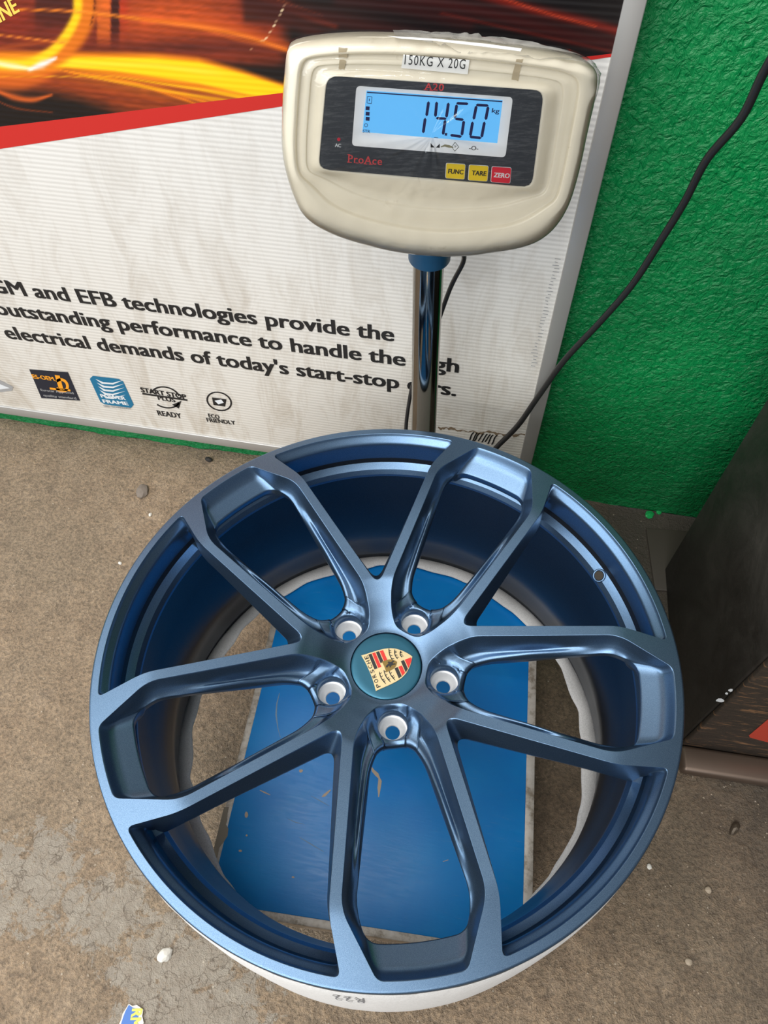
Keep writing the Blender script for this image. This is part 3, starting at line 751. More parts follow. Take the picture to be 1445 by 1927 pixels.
def flame_print():
    xs = np.linspace(X0+.0205, X1-.0205, 560); n_z = 250
    V = np.zeros((n_z, len(xs), 3)); 
    zt = Z1-.0205
    for i, x in enumerate(xs):
        zb = float(top_l(x)); t = np.linspace(0, 1, n_z)**1.25; V[:, i, 0] = x; V[:, i, 2] = zb+(zt-zb)*t
    V[:, :, 1] = BAN_Y-.0003
    P = V.reshape(-1, 3)-CAM; d = P@AZ; px = 722.5+F_PX*(P@AX)/d; py = 963.5-F_PX*(P@AY)/d
    py = np.maximum(py, -260)
    col = paint(px, py); lin = np.where(col <= .04045, col/12.92, ((col+.055)/1.055)**2.4)
    nx = len(xs); Fc = [(j*nx+i, j*nx+i+1, (j+1)*nx+i+1, (j+1)*nx+i) for j in range(n_z-1) for i in range(nx-1)]
    m = mat('printed_flame_picture', (1, 1, 1), .38); k = N(m)
    at = k.n('Attribute', attribute_name='print'); k.set('Base Color', at.outputs['Color'])
    sx = k.n('SeparateXYZ', i_0=k.co.outputs['Object']); wv = k.math('SINE', k.math('MULTIPLY', sx.outputs[2], 2*math.pi/.0062)); k.set('Normal', k.bump(wv, .12, .0008))
    o = bpart('flame_print', (V.reshape(-1, 3), Fc), m)
    ca = o.data.color_attributes.new('print', 'FLOAT_COLOR', 'POINT'); ca.data.foreach_set('color', np.column_stack([lin, np.ones(len(lin))]).ravel().astype(np.float32))
    return o
flame_print()
def quad_y(pts, d): return [on_y(p, BAN_Y-d) for p in pts], [tuple(range(len(pts)))]
xa, xb = X0+.0205, X1-.0205
rb = [(xa, top_l(xa)), (xb, top_l(xb)), (xb, min(bot_l(xb), top_l(xb)-.001)), (xa, bot_l(xa))]
bpart('red_stripe', ([np.array([x, BAN_Y-.0004, float(z)]) for x, z in rb[::-1]], [(0, 1, 2, 3)]), RED_P)
# lettering of the banner
def banner_text(full_s, sub, pa, pb, cap_px, m=BLACK, name='lettering', bold=.025, d=.0006, shear=0.):
    """the words `sub` (end of full_s) run from pixel pa to pb; the rest of full_s extends to the left"""
    A, Bp = B(*pa), B(*pb)
    Vs, _ = text_data(sub, 0., shear); Vf, Fc = text_data(full_s, 0., shear)
    ws = Vs[:, 0].max()-Vs[:, 0].min(); wf = Vf[:, 0].max()-Vf[:, 0].min(); A2 = Bp+(A-Bp)*(wf/ws)
    cap = abs(on_y((pb[0], pb[1]-cap_px), BAN_Y)[2]-Bp[2])
    V2, F2 = lettering(full_s, A2, Bp, YN, cap, d, bold, shear)
    return bpart(name, (V2, F2), m)
banner_text('AGM and EFB technologies provide the', 'and EFB technologies provide the', (68, 559), (742, 642), 27)
banner_text('outstanding performance to handle the high', 'performance to handle the high', (226, 620), (863, 701), 26)
banner_text("electrical demands of today's start-stop cars.", "electrical demands of today's start-stop cars.", (14, 636), (858, 745), 25)
YEL = mat('yellow_print', (.95, .62, .10), .45)
banner_text('ENGINE', 'NE', (8, 38), (42, 18), 26, YEL, shear=.25)
for g, mm in (((0, 62, 10, 60, 12, 68, 2, 70), YEL),):
    pass
def bpoly(name, polys, m, d=.0006, parent=None):
    b = Batch()
    for P in polys: b.add(([on_y(p, BAN_Y-d) for p in P], [tuple(range(len(P)))]))
    return bpart(name, (b.V, b.F), m, parent)
z3 = lambda a, b: (.6228*a, 500+.6228*b)
def arc_px(c, rx, ry, a0, a1, w_, n=24, tilt=.30):
    # ring segment in the 3x view grid, sheared like the print
    out = []
    for r in (1., 1-w_):
        L = [(c[0]+rx*r*math.cos(t)+0*math.sin(t), c[1]+ry*r*math.sin(t)+tilt*rx*r*math.cos(t)*.5) for t in np.linspace(a0, a1, n)]; out.append(L)
    return [z3(*p) for p in out[0]+out[1][::-1]]
NAVY = mat('dark_print', (.012, .016, .03), .4); ORG = mat('orange_print', (.90, .36, .02), .4); CYAN = mat('blue_print', (.01, .16, .30), .4); WHT = mat('white_print', (.75, .78, .80), .4); GRY = mat('grey_print', (.35, .35, .35), .5)
bpoly('badge_square', [[z3(*p) for p in ((88, 313), (205, 322), (242, 408), (125, 400))]], NAVY)
bpoly('badge_emblem', [arc_px((186, 362), 22, 22, -2.6, 2.6, .38), [z3(*p) for p in ((165, 330), (180, 332), (192, 375), (178, 372))], [z3(*p) for p in ((150, 368), (212, 374), (213, 380), (151, 374))]], ORG, .0009)
banner_text('ES-OEM', 'ES-OEM', (63, 711), (104, 716), 7, ORG, 'badge_lettering', .03, .0009)
banner_text('Eurocar Approved', 'Eurocar Approved', (78, 735), (140, 741), 4, GRY, 'badge_lettering', .02, .0009)
banner_text('quality standard', 'quality standard', (83, 745), (145, 751), 4, GRY, 'badge_lettering', .02, .0009)
bpoly('badge_square', [[z3(*p) for p in ((280, 333), (358, 342), (372, 350), (404, 420), (396, 430), (316, 419), (303, 411), (271, 342))]], CYAN)
sw = []
for k in range(5):
    y0 = 338+k*11; sw.append([z3(*p) for p in ((288+4*k, y0+4), (312+3*k, y0+14), (340, y0+16), (372+2*k, y0+8), (342, y0+21), (308+3*k, y0+19))])
bpoly('badge_emblem', sw, WHT, .0009)
banner_text('POWER', 'POWER', (191, 747), (238, 752), 6, WHT, 'badge_lettering', .04, .0009); banner_text('FRAME', 'FRAME', (195, 757), (243, 762), 6, WHT, 'badge_lettering', .04, .0009)
banner_text('GRID TECHNOLOGY', 'GRID TECHNOLOGY', (196, 765), (247, 770), 3.5, GRY, 'badge_lettering', .02, .0009)
bpoly('badge_emblem', [arc_px((500, 398), 46, 33, -2.9, -.35, .12), arc_px((500, 398), 46, 33, .35, 2.2, .12), [z3(*p) for p in ((520, 420), (548, 408), (540, 432))], [z3(*p) for p in ((430, 384), (566, 404), (566, 409), (430, 389))]], BLACK)
banner_text('START STOP', 'START STOP', (266, 737), (352, 751), 8.5, BLACK, 'badge_lettering', .04)
banner_text('PLUS', 'PLUS', (298, 752), (331, 757), 8, BLACK, 'badge_lettering', .03)
banner_text('READY', 'READY', (298, 781), (343, 787), 9, BLACK, 'badge_lettering', .03)
bpoly('badge_emblem', [arc_px((662, 410), 39, 29, 0, 2*math.pi, .13), [z3(*p) for p in ((640, 398), (684, 404), (680, 426), (645, 421))]], BLACK)
bpoly('badge_emblem', [[z3(*p) for p in ((648, 408), (668, 404), (676, 414), (660, 419))]], WHT, .0009)
banner_text('ECO', 'ECO', (393, 785), (414, 788), 7, BLACK, 'badge_lettering', .03)
banner_text('FRIENDLY', 'FRIENDLY', (390, 793), (444, 799), 7, BLACK, 'badge_lettering', .03)
bpoly('car_print', [[z3(*p) for p in ((-70, 330), (-20, 335), (8, 350), (40, 366), (36, 378), (0, 382), (-70, 372))]], GRY)
bpoly('car_print', [[z3(*p) for p in ((-70, 352), (0, 358), (30, 370), (0, 374), (-70, 364))]], WHT, .0009)
# torn foot of the panel: brown ragged edge and black strokes
rag = []
for i in range(60):
    x = 824+i*2.85; rag.append((x, 804+.075*(x-824)+7*vnoise(i*.3, 0, 1, 5)+3*vnoise(i*.9, 0, 1, 6)-3, 1.0+3.2*vnoise(i*.35, 2, 1, 7)*vnoise(i*1.1, 4, 1, 8)*2))
TORN = mat('torn_brown_card', (.20, .14, .085), .8)
tb = Batch()
for a, b_ in zip(rag[:-1], rag[1:]): tb.add(([on_y(p, BAN_Y-.0006) for p in ((a[0], a[1]), (b_[0], b_[1]), (b_[0], b_[1]+b_[2]), (a[0], a[1]+a[2]))], [(0, 1, 2, 3)]))
bpart('torn_edge', (tb.V, tb.F), TORN)
st = []
for i in range(8):
    x = 884+i*6.2+rs.uniform(-1.5, 1.5); h_ = rs.uniform(.6, 1.1); P = [(x+6, 813+i*.8), (x+2+rs.uniform(-1, 1), 818+i*.8), (x-1, 818+8*h_+i*.8), (x-4, 818+14*h_+i)]
    st.append(P+[(p[0]+2.6, p[1]+.6) for p in P[::-1]])
bpoly('black_marks', st, BLACK, .0006)
mk = []
for i in range(34):
    y = 486+i*6.1; x = 1049-(y-486)*.235+rs.uniform(-3, 3); l = rs.uniform(3, 13)
    mk.append([(x-l/2, y), (x+l/2, y+1.2), (x+l/2, y+2.6), (x-l/2, y+1.4)])
bpoly('grey_scuff_marks', mk, GRY, .0006)

# ------------------------------------------------------------------ platform scale
scale = empty('platform_scale', (-.05, .30, 0), 'blue platform scale with chrome pole and cream digital display head, under the wheel', 'scale')
def spart(o): o.data.transform(Matrix.Translation(-scale.location)); return o
PO = np.array([-.2415, .0645, 0]); PU = np.array([.99842, .0562, 0]); PV = np.array([-.0562, .99842, 0]); PF = (PO, PU, PV, nz); PW, PD = .387, .530
def blue_plate_mat():
    m = mat('scuffed_blue_laminate', (.008, .20, .50), .34); k = N(m)
    a = k.noise(9, 5, .65); mp = k.n('Mapping', i_Vector=k.co.outputs['Object'], i_Scale=(1., 7., 1.), i_Rotation=(0, 0, .4)).outputs[0]
    s_ = k.noise(45, 5, .7, vec=mp)
    c = k.mix(k.ramp(a, [(.35, (0,)*3), (.7, (1,)*3)]), (.002, .22, .66), (.006, .27, .70))
    c = k.mix(k.ramp(s_, [(.62, (0,)*3), (.80, (.35,)*3)]), c, (.20, .38, .60))
    k.set('Base Color', c); k.set('Roughness', k.ramp(s_, [(.3, (.28,)*3), (.7, (.48,)*3)])); k.set('Normal', k.bump(s_, .1, .001)); return m
spart(frame_mesh('platform_plate', PF, [(.009, PW-.011, .009, PD-.009, .092, .1)], blue_plate_mat(), scale, .0008))
def trim_mat():
    m = mat('worn_pale_trim', (.55, .50, .43), .5, .2); k = N(m); k.set('Base Color', k.ramp(k.noise(55, 5, .7), [(.35, (.30, .25, .19)), (.5, (.58, .53, .46)), (.7, (.68, .64, .58))])); return m
TRIM = trim_mat()
for bx in ((0, .0095, 0, PD, .070, .0996), (PW-.0115, PW, 0, PD, .070, .0996), (.0095, PW-.0115, 0, .0095, .070, .0996), (.0095, PW-.0115, PD-.0095, PD, .070, .0996)):
    spart(frame_mesh('edge_trim', PF, [bx], TRIM, scale, .0008))
DKSTEEL = mat('dark_scale_steel', (.05, .055, .06), .5, .5)
spart(frame_mesh('base_frame', PF, [(.02, .06, .03, PD-.03, .03, .0915), (PW-.06, PW-.02, .03, PD-.03, .03, .0915), (.06, PW-.06, .06, .10, .03, .0915), (.06, PW-.06, PD-.10, PD-.06, .03, .0915)], DKSTEEL, scale, .001))
RUB = mat('black_rubber', (.015, .015, .016), .75)
for u, v in ((.04, .05), (PW-.04, .05), (.04, PD-.05), (PW-.04, PD-.05)):
    c = PO+PU*u+PV*v; V, Fc = lathe([(0, .002), (.018, .002), (.020, .0045), (.018, .016), (.008, .020), (.008, .034), (0, .034)], 24)
    spart(mesh('foot', [np.array(p)+c for p in V], Fc, RUB, scale, True))
BEIGE = mat('exposed_beige_core', (.55, .44, .33), .7)
SCR = mat('pale_scratch', (.20, .33, .48), .6)
zz = lambda a, b: (330+.2596*a, 1280+.2596*b)
def plate_poly(name, polys, m, h=.1003):
    b = Batch()
    for P in polys:
        top = [on_z(p, h) for p in P]; b.add((top, [tuple(range(len(P)))]))
    return spart(b.obj(name, m, scale))
def stroke_px(P, w_):
    P = np.array(P, float); T = np.gradient(P, axis=0); Nn = np.column_stack([-T[:, 1], T[:, 0]]); Nn /= np.linalg.norm(Nn, axis=1)[:, None]; ww = w_*np.array([.4]+[1+.4*math.sin(i*2.3) for i in range(len(P)-2)]+[.3])[:, None]/2
    return [tuple(p) for p in P+Nn*ww]+[tuple(p) for p in (P-Nn*ww)[::-1]]
def blobp(c, rx, ry, n=9, seed=1): 
    r = np.random.RandomState(seed); return [(c[0]+rx*r.uniform(.65, 1.1)*math.cos(t), c[1]+ry*r.uniform(.65, 1.1)*math.sin(t)) for t in np.linspace(0, 2*math.pi, n, endpoint=False)]
z1 = lambda a, b: (590+.2802*a, 1330+.2802*b)
def plate_piece(name, P, m, h=.1003):
    """one chip or one scratch: a closed outline, or a stroke (list of points, width)"""
    if isinstance(P, tuple):
        L = stroke_px(*P); n_ = len(L)//2; Vp = [on_z(p, h) for p in L]; Fp = [(i, i+1, 2*n_-2-i, 2*n_-1-i) for i in range(n_-1)]
    else: Vp = [on_z(p, h) for p in P]; Fp = [tuple(range(len(P)))]
    return spart(mesh(name, Vp, Fp, m, scale))
for P in (blobp(zz(515, 978), 4, 7, 9, 1), blobp(zz(470, 1237), 4, 2.6, 8, 2), blobp(zz(908, 657), 5, 3.4, 8, 3), blobp(zz(852, 1428), 3, 2, 8, 4), blobp(zz(517, 1125), 2.4, 2.2, 7, 5),
    ([zz(1125, 795), zz(1105, 812), zz(1080, 835), zz(1062, 845)], 4.), ([zz(612, 797), zz(650, 815), zz(688, 832)], 2.8), ([z1(388, 405), z1(400, 430), z1(425, 455), z1(440, 478), z1(446, 500), z1(440, 545), z1(437, 606)], 5.5),
    ([z1(868, 1040), z1(905, 1028)], 3)): plate_piece('chipped_spot', P, BEIGE)
for P in (([zz(755, 92), zz(735, 170), zz(730, 250), zz(742, 345), zz(762, 418)], 2.4), ([zz(900, 1140), zz(985, 1190), zz(1078, 1245)], 2.), ([zz(815, 1005), zz(870, 1030), zz(935, 1045)], 1.6), ([zz(985, 840), zz(1050, 875), zz(1115, 912)], 1.6)): plate_piece('surface_scratch', P, SCR)
# bitten left edge
bite = [zz(388, 920), zz(372, 985), zz(378, 1010), zz(366, 1045), zz(384, 1075), zz(378, 1130), zz(345, 1180), zz(318, 1215), zz(300, 1290), zz(262, 1290), zz(300, 1130), zz(352, 920)]
plate_piece('chipped_edge', bite, mat('broken_grey_core', (.33, .29, .22), .8), .1004)
# chrome pole
CHROME = mat('polished_chrome_pole', (.30, .285, .265), .10, 1.)
pb0, pb1 = on_y((797, 810), .662), on_y((806, 500), .662)
pd_ = (pb1-pb0)/np.linalg.norm(pb1-pb0); foot = pb0+pd_*((.050-pb0[2])/pd_[2]); tip = pb0+pd_*((.640-pb0[2])/pd_[2])
V, Fc = tube([foot, (foot+tip)/2, tip], .0168, 40, 3); o = spart(mesh('pole', V, Fc, CHROME, scale, True)); o.data.set_sharp_from_angle(angle=R_(60))
BLUEP = mat('dull_blue_plastic', (.012, .075, .16), .45)
cc = on_y((807, 503), .662)+np.array([0, 0, .016])
V, Fc = lathe([(0, -.006), (.0215, -.006), (.0225, -.004), (.0225, .035), (0, .035)], 36)
o = spart(mesh('pole_collar', [np.array(p)+cc for p in V], Fc, BLUEP, scale, True)); o.data.set_sharp_from_angle(angle=R_(50))
br = foot.copy()
spart(frame_mesh('pole_bracket', (np.array([br[0], br[1], 0]), PU, PV, nz), [(-.045, .045, -.022, .022, .030, .072), (-.030, .030, -.10, -.018, .034, .060)], DKSTEEL, scale, .002))

# --- display head
HC = np.array([-.0814, .6097, .7467]); HY, HT, HR = .2391, .2261, -.1020
_u = np.array([math.cos(HY), math.sin(HY), 0]); _v0 = np.array([0, 0, 1.]); _n0 = np.cross(_u, _v0)
_v = math.cos(HT)*_v0-math.sin(HT)*_n0; HN = np.cross(_u, _v)
HU = math.cos(HR)*_u+math.sin(HR)*_v; HV = -math.sin(HR)*_u+math.cos(HR)*_v
HF = (HC, HU, HV, HN)
def hp(q, h=0.):
    p = on_plane(q, HC+HN*h, HN)-HC; return np.array([p@HU, p@HV])
def H3(uv, h=0.): return HC+HU*uv[0]+HV*uv[1]+HN*h
c1 = lambda a, b: (500+.4567*a, 40+.4567*b)
z8 = lambda a, b: (590+.31834*a, 120+.31834*b)
OUT = [(88, 118), (108, 95), (180, 76), (320, 61), (500, 60), (700, 69), (880, 84), (1050, 106), (1180, 126), (1290, 150), (1345, 178), (1368, 215), (1362, 290), (1330, 430), (1290, 620), (1245, 770), (1185, 862), (1100, 922), (950, 952), (780, 972), (600, 962), (430, 928), (280, 882), (160, 815), (112, 720), (76, 600), (64, 500), (66, 380), (74, 250), (80, 170)]
OUT = [hp(c1(*p), -.014) for p in OUT]
PAN = [hp(z8(*p)) for p in ((80, 70), (1362, 158), (1290, 730), (30, 622))]
def round_poly(P, r, n=6):
    out = []; m_ = len(P)
    for i in range(m_):
        a, b, c = np.array(P[i-1]), np.array(P[i]), np.array(P[(i+1) % m_]); d1 = (a-b)/np.linalg.norm(a-b); d2 = (c-b)/np.linalg.norm(c-b)
        out += list(bez(b+d1*r, b, b+d2*r, n))
    return np.array(out)
def smooth_closed(P, it=2, n=None):
    P = np.array(P)
    for _ in range(it): Q = np.roll(P, -1, 0); P = np.stack([P*.75+Q*.25, P*.25+Q*.75], 1).reshape(-1, 2)
    return P
def polar(P, c, n=160):
    P = np.array(P); Q = np.roll(P, -1, 0); out = []
    for k in range(n):
        t = 2*math.pi*k/n; d = np.array([math.cos(t), math.sin(t)]); best = 0
        A = P-c; E = Q-P; den = E[:, 0]*d[1]-E[:, 1]*d[0]; den = np.where(abs(den) < 1e-12, 1e-12, den)
        s_ = (A[:, 0]*E[:, 1]-A[:, 1]*E[:, 0])/(-den)*-1
        # solve A + E w = d s
        s_ = (A[:, 1]*E[:, 0]-A[:, 0]*E[:, 1])/(-(E[:, 1]*d[0]-E[:, 0]*d[1])+1e-15)*1.0
        w2 = (A[:, 0]*d[1]-A[:, 1]*d[0])/(-den)
        ok = (w2 >= -1e-6) & (w2 <= 1+1e-6)
        sv = ((A+E*w2[:, None])@d); best = max([x for x, o_ in zip(sv, ok) if o_ and x > 0] or [0])
        out.append(c+d*best)
    return np.array(out)
pc = np.mean(PAN, 0)
o_ring = polar(smooth_closed(OUT, 2), pc, 220); p_ring = polar(round_poly(PAN, .0085), pc, 220)
CREAM = None
def cream_mat():
    m = mat('cream_plastic_housing', (.66, .60, .47), .34, coat=.25); k = N(m)
    g = k.noise(38, 6, .75, dist=.8); c = k.mix(k.ramp(g, [(.62, (0,)*3), (.78, (.5,)*3)]), (.90, .835, .69), (.45, .34, .19)); k.set('Base Color', c); return m
CREAM = cream_mat()
hs = [(0, -.034), (0, -.0165), (.004, -.0135), (.012, -.0112), (.026, -.0092), (.05, -.0076), (.12, -.0056), (.24, -.0032), (.345, -.0018), (.362, -.0020), (.375, -.0032), (.388, -.0050), (.40, -.0056), (.50, -.0042), (.61, -.0026), (.625, -.0028), (.638, -.0042), (.655, -.0050), (.80, -.0022), (.92, .0002), (.965, .0012), (.985, .0012), (1.0, .0006), (1.004, -.0016)]
rows = [[H3(o_*(1-t)+p_*t, h) for o_, p_ in zip(o_ring, p_ring)] for t, h in hs]
housing = spart(mesh('display_housing', *strip(rows), CREAM, scale, True)); housing['label'] = 'cream plastic display housing'
def hpart(name, VF, m, smooth=False, kids=True):
    o = mesh(name, VF[0], VF[1], m, housing if kids else scale, smooth); o.data.transform(Matrix.Translation(-scale.location)); return o
bk = [(1.0, -.030), (.992, -.036), (.965, -.050), (.90, -.066), (.6, -.078), (.25, -.081)]
rows = [[H3(pc+(o_-pc)*s_, h) for o_ in o_ring] for s_, h in bk]; V, Fc = strip(rows); V = list(V); V.append(H3(pc, -.081)); n = len(o_ring); b0 = (len(bk)-1)*n
Fc += [(b0+i, b0+(i+1) % n, len(V)-1) for i in range(n)]
o = hpart('rear_shell', (V, Fc), BLUEP, True, False); o['label'] = 'dark blue rear shell'
# head carrier between shell and collar
spart(frame_mesh('head_carrier', (cc, np.array([1., 0, 0]), np.array([0, 1., 0]), nz), [(-.02, .02, -.030, .016, .030, .11)], BLUEP, scale, .003))
def head_poly(name, polys, m, h0, h1, smooth=False):
    b = Batch()
    for P in polys: b.add(prism([tuple(p) for p in P], HF, h0, h1))
    return hpart(name, (b.V, b.F), m, smooth)
def panel_mat():
    m = mat('scratched_dark_fascia', (.045, .05, .06), .3); k = N(m)
    mp = k.n('Mapping', i_Vector=k.co.outputs['Object'], i_Scale=(1., 1., 9.), i_Rotation=(0, .5, 0)).outputs[0]
    c = k.mix(k.ramp(k.noise(60, 6, .8, vec=mp), [(.48, (0,)*3), (.75, (.55,)*3)]), (.038, .043, .052), (.20, .21, .22)); k.set('Base Color', c); return m
head_poly('fascia', [round_poly(PAN, .0085)], panel_mat(), -.0012, 0.)
BEZ = mat('white_screen_surround', (.90, .91, .92), .35)
head_poly('screen_surround', [round_poly([hp(z8(*p)) for p in ((253, 130), (1178, 197), (1133, 553), (226, 484))], .0035)], BEZ, 0, .0004)
LCD = mat('backlit_lcd', (.05, .12, .2), .25, emis=(.115, .47, .90), estr=.92)
lcdq = [hp(z8(*p)) for p in ((313, 157), (1117, 214), (1085, 468), (288, 402))]
head_poly('lcd_screen', [lcdq], LCD, .0004, .0006)
SEG = mat('lcd_dark_segment', (.012, .012, .075), .3)
def zpoly(P): return [hp(z8(*p)) for p in P]
def bar(a, b, w_, nib=.55):
    a, b = np.array(a, float), np.array(b, float); d = (b-a)/np.linalg.norm(b-a); n_ = np.array([-d[1], d[0]])*w_/2; e = d*w_*nib
    return zpoly([a, a+e+n_, b-e+n_, b, b-e-n_, a+e-n_])
seg = [bar((680, 220), (667, 310), 17), bar((660, 318), (647, 410), 17),
       bar((728, 222), (719, 314), 17), bar((722, 320), (786, 324), 15), bar((797, 228), (784, 318), 17), bar((778, 330), (764, 420), 17),
       zpoly([(776, 408), (790, 409), (788, 424), (774, 423)]),
       bar((842, 232), (915, 236), 16), bar((846, 238), (833, 322), 17), bar((834, 324), (888, 330), 15), bar((888, 334), (875, 425), 17), bar((806, 420), (876, 430), 16),
       bar((958, 242), (1034, 246), 16), bar((962, 246), (945, 330), 17), bar((1032, 250), (1016, 332), 17), bar((940, 340), (925, 428), 17), bar((1010, 340), (992, 436), 17), bar((920, 430), (992, 438), 16)]
seg += [zpoly([(316, 164), (1115, 219), (1114, 226), (315, 171)])]
seg += [zpoly([(309, y), (332, y+2), (330, y+24), (307, y+22)]) for y in (250, 282, 312)]
seg += [bar((318, 192), (345, 194), 3, 0), bar((345, 194), (342, 234), 3, 0), bar((342, 234), (316, 231), 3, 0), bar((316, 231), (318, 192), 3, 0), bar((330, 205), (329, 220), 5, 0)]
seg += [bar((712, 434), (736, 436), 3, 0)]
head_poly('lcd_digits', seg, SEG, .0006, .0007)
def ringz(c, r, w_, n=20): return [zpoly([(c[0]+rr*math.cos(t), c[1]+rr*math.sin(t)) for t in (a, a2) for rr in ((r, r-w_) if t == a else (r-w_, r))]) for a, a2 in zip(np.linspace(0, 2*math.pi, n+1)[:-1], np.linspace(0, 2*math.pi, n+1)[1:])]
head_poly('lcd_digits', ringz((310, 362), 11, 3), SEG, .0006, .0007)
def head_text(name, s_, a, b, cap, m, h=.0006, bold=.0, shear=0., spacing=1.):
    A, Bp = H3(hp(z8(*a))), H3(hp(z8(*b))); v = H3(hp(z8(a[0], a[1]-cap)))-A; cap_m = abs(v@HV)
    return hpart(name, lettering(s_, A, Bp, HN, cap_m, h, bold, shear, spacing), m)
head_text('lcd_lettering', 'kg', (1051, 287), (1096, 291), 27, SEG, .0008, .015)
head_text('lcd_lettering', 'STR', (290, 405), (334, 408), 18, SEG, .0008, .01)
head_text('surround_lettering', '-O-', (917, 508), (972, 511), 25, BLACK, .0006, .01)
head_poly('surround_marks', [zpoly([(691, 468), (715, 494), (692, 493)]), zpoly([(745, 472), (722, 494), (745, 496)])]+[bar(a, b, 2.6, 0) for a, b in (((816, 490), (836, 463)), ((836, 463), (858, 491)), ((858, 491), (834, 516)), ((834, 516), (816, 490)), ((828, 484), (845, 486)), ((837, 485), (835, 498)))], BLACK, .0004, .0006)
head_poly('dirt_smear', [stroke_px([tuple(hp(z8(*p))*1000) for p in ((752, 490), (775, 482), (800, 487), (826, 494))], 2.1)] and [[(x/1000, y/1000) for x, y in stroke_px([tuple(hp(z8(*p))*1000) for p in ((752, 490), (775, 482), (800, 487), (826, 494))], 1.6)]], mat('brown_residue', (.24, .22, .13), .7), .0004, .0006)
# serif red words
def serif_feet(specs, m, name): head_poly(name, [bar(a, b, w_, 0) for a, b, w_ in specs], m, .0, .0002)
REDL = mat('red_lettering', (.62, .055, .06), .45)
head_text('fascia_lettering', 'ProAce', (203, 582), (403, 598), 46, REDL, .0003, .012, 0, 1.12)
head_text('fascia_lettering', 'A20', (655, 153), (768, 160), 42, REDL, .0003, .010, 0, 1.1)
for sf_ in [((198, 581), (226, 583), 4), ((200, 536), (216, 537), 4), ((247, 585), (266, 587), 4), ((296, 591), (318, 593), 4), ((326, 593), (350, 595), 4), ((650, 153), (676, 155), 4), ((684, 156), (706, 158), 4)]: serif_feet([sf_], REDL, 'serif_foot')
head_text('fascia_lettering', 'AC', (126, 490), (162, 493), 20, WHT, .0003, .02)
head_poly('indicator_lamp', [zpoly([(149+10*math.cos(t), 446+10*math.sin(t)) for t in np.linspace(0, 2*math.pi, 16, endpoint=False)])], mat('red_lamp', (.35, .01, .02), .3, emis=(.5, .02, .05), estr=.35), .0, .0008)
KEYY = mat('yellow_key', (.85, .62, .02), .35); KEYR = mat('red_key', (.70, .02, .045), .35)
for cap_, q, mk_, tc, ta, tb in (('FUNC', ((782, 585), (898, 592), (892, 683), (778, 676)), KEYY, BLACK, (793, 645), (883, 651)), ('TARE', ((918, 595), (1035, 602), (1027, 695), (911, 688)), KEYY, BLACK, (932, 655), (1018, 660)), ('ZERO', ((1052, 605), (1170, 612), (1162, 707), (1045, 699)), KEYR, WHT, (1062, 667), (1156, 673))):
    P = zpoly(q); cen = np.mean(P, 0); head_poly('key_border', [round_poly(P, .0016)], WHT, 0, .0004)
    P2 = [cen+(p-cen)*.95 for p in P]
    o = head_poly('key', [round_poly(P2, .0015)], mk_, .0004, .0010); o['label'] = ('yellow' if mk_ is KEYY else 'red')+' '+cap_+' key'
    head_text('key_lettering', cap_, ta, tb, 27, tc, .0012, .03)
# paper label and stains on the housing
def top_poly(name, pts, m, h):
    return hpart(name, ([H3(hp(p, h), h) for p in pts], [tuple(range(len(pts)))]), m)
PAPER = mat('white_paper_label', (.93, .93, .91), .6)
top_poly('paper_label', [c1(567, 137), c1(840, 160), c1(832, 219), c1(558, 193)], PAPER, -.0008)
A, Bp = [H3(hp(c1(*p), -.0006), -.0006) for p in ((571, 177), (820, 197))]
hpart('label_lettering', lettering('150KG X 20G', A, Bp, HN, .0068, .0002, .0, 0, 1.15), BLACK)
TAPE = mat('brown_tape_residue', (.50, .42, .29), .8)
for P in ([(300, 108), (336, 110), (334, 150), (302, 148)], [(304, 158), (330, 160), (326, 200), (298, 198)], [(1035, 155), (1060, 158), (1040, 245), (1012, 242)]):
    r_ = np.random.RandomState(int(P[0][0])); Q = []
    for i in range(4):
        a, b = np.array(P[i], float), np.array(P[(i+1) % 4], float)
        for t in (0, .33, .66): Q.append(c1(*(a+(b-a)*t+r_.uniform(-3, 3, 2))))
    top_poly('tape_residue', Q, TAPE, -.0022)
top_poly('paper_strip', [c1(500, 60), c1(700, 72), c1(900, 92), c1(1055, 112), c1(1050, 124), c1(860, 100), c1(690, 80), c1(560, 72)], PAPER, .0005)
# clear film pulled over the head
def film_mat():
    m = bpy.data.materials.new('clear_plastic_film'); m.use_nodes = True; t = m.node_tree; t.nodes.clear()
    o_ = t.nodes.new('ShaderNodeOutputMaterial'); mx = t.nodes.new('ShaderNodeMixShader'); tr = t.nodes.new('ShaderNodeBsdfTransparent'); gl = t.nodes.new('ShaderNodeBsdfGlossy'); fr = t.nodes.new('ShaderNodeFresnel')
    tr.inputs[0].default_value = (.97, .97, .96, 1); gl.inputs['Roughness'].default_value = .05; fr.inputs[0].default_value = 1.52
    co = t.nodes.new('ShaderNodeTexCoord'); nn_ = t.nodes.new('ShaderNodeTexNoise'); nn_.inputs['Scale'].default_value = 42; nn_.inputs['Detail'].default_value = 3; nn_.inputs['Distortion'].default_value = .7
    bp = t.nodes.new('ShaderNodeBump'); bp.inputs['Strength'].default_value = .16; bp.inputs['Distance'].default_value = .004
    L = t.links.new; L(co.outputs['Object'], nn_.inputs['Vector']); L(nn_.outputs[0], bp.inputs['Height']); L(bp.outputs[0], gl.inputs['Normal']); L(bp.outputs[0], fr.inputs['Normal'])
    L(fr.outputs[0], mx.inputs[0]); L(tr.outputs[0], mx.inputs[1]); L(gl.outputs[0], mx.inputs[2]); L(mx.outputs[0], o_.inputs[0]); return m
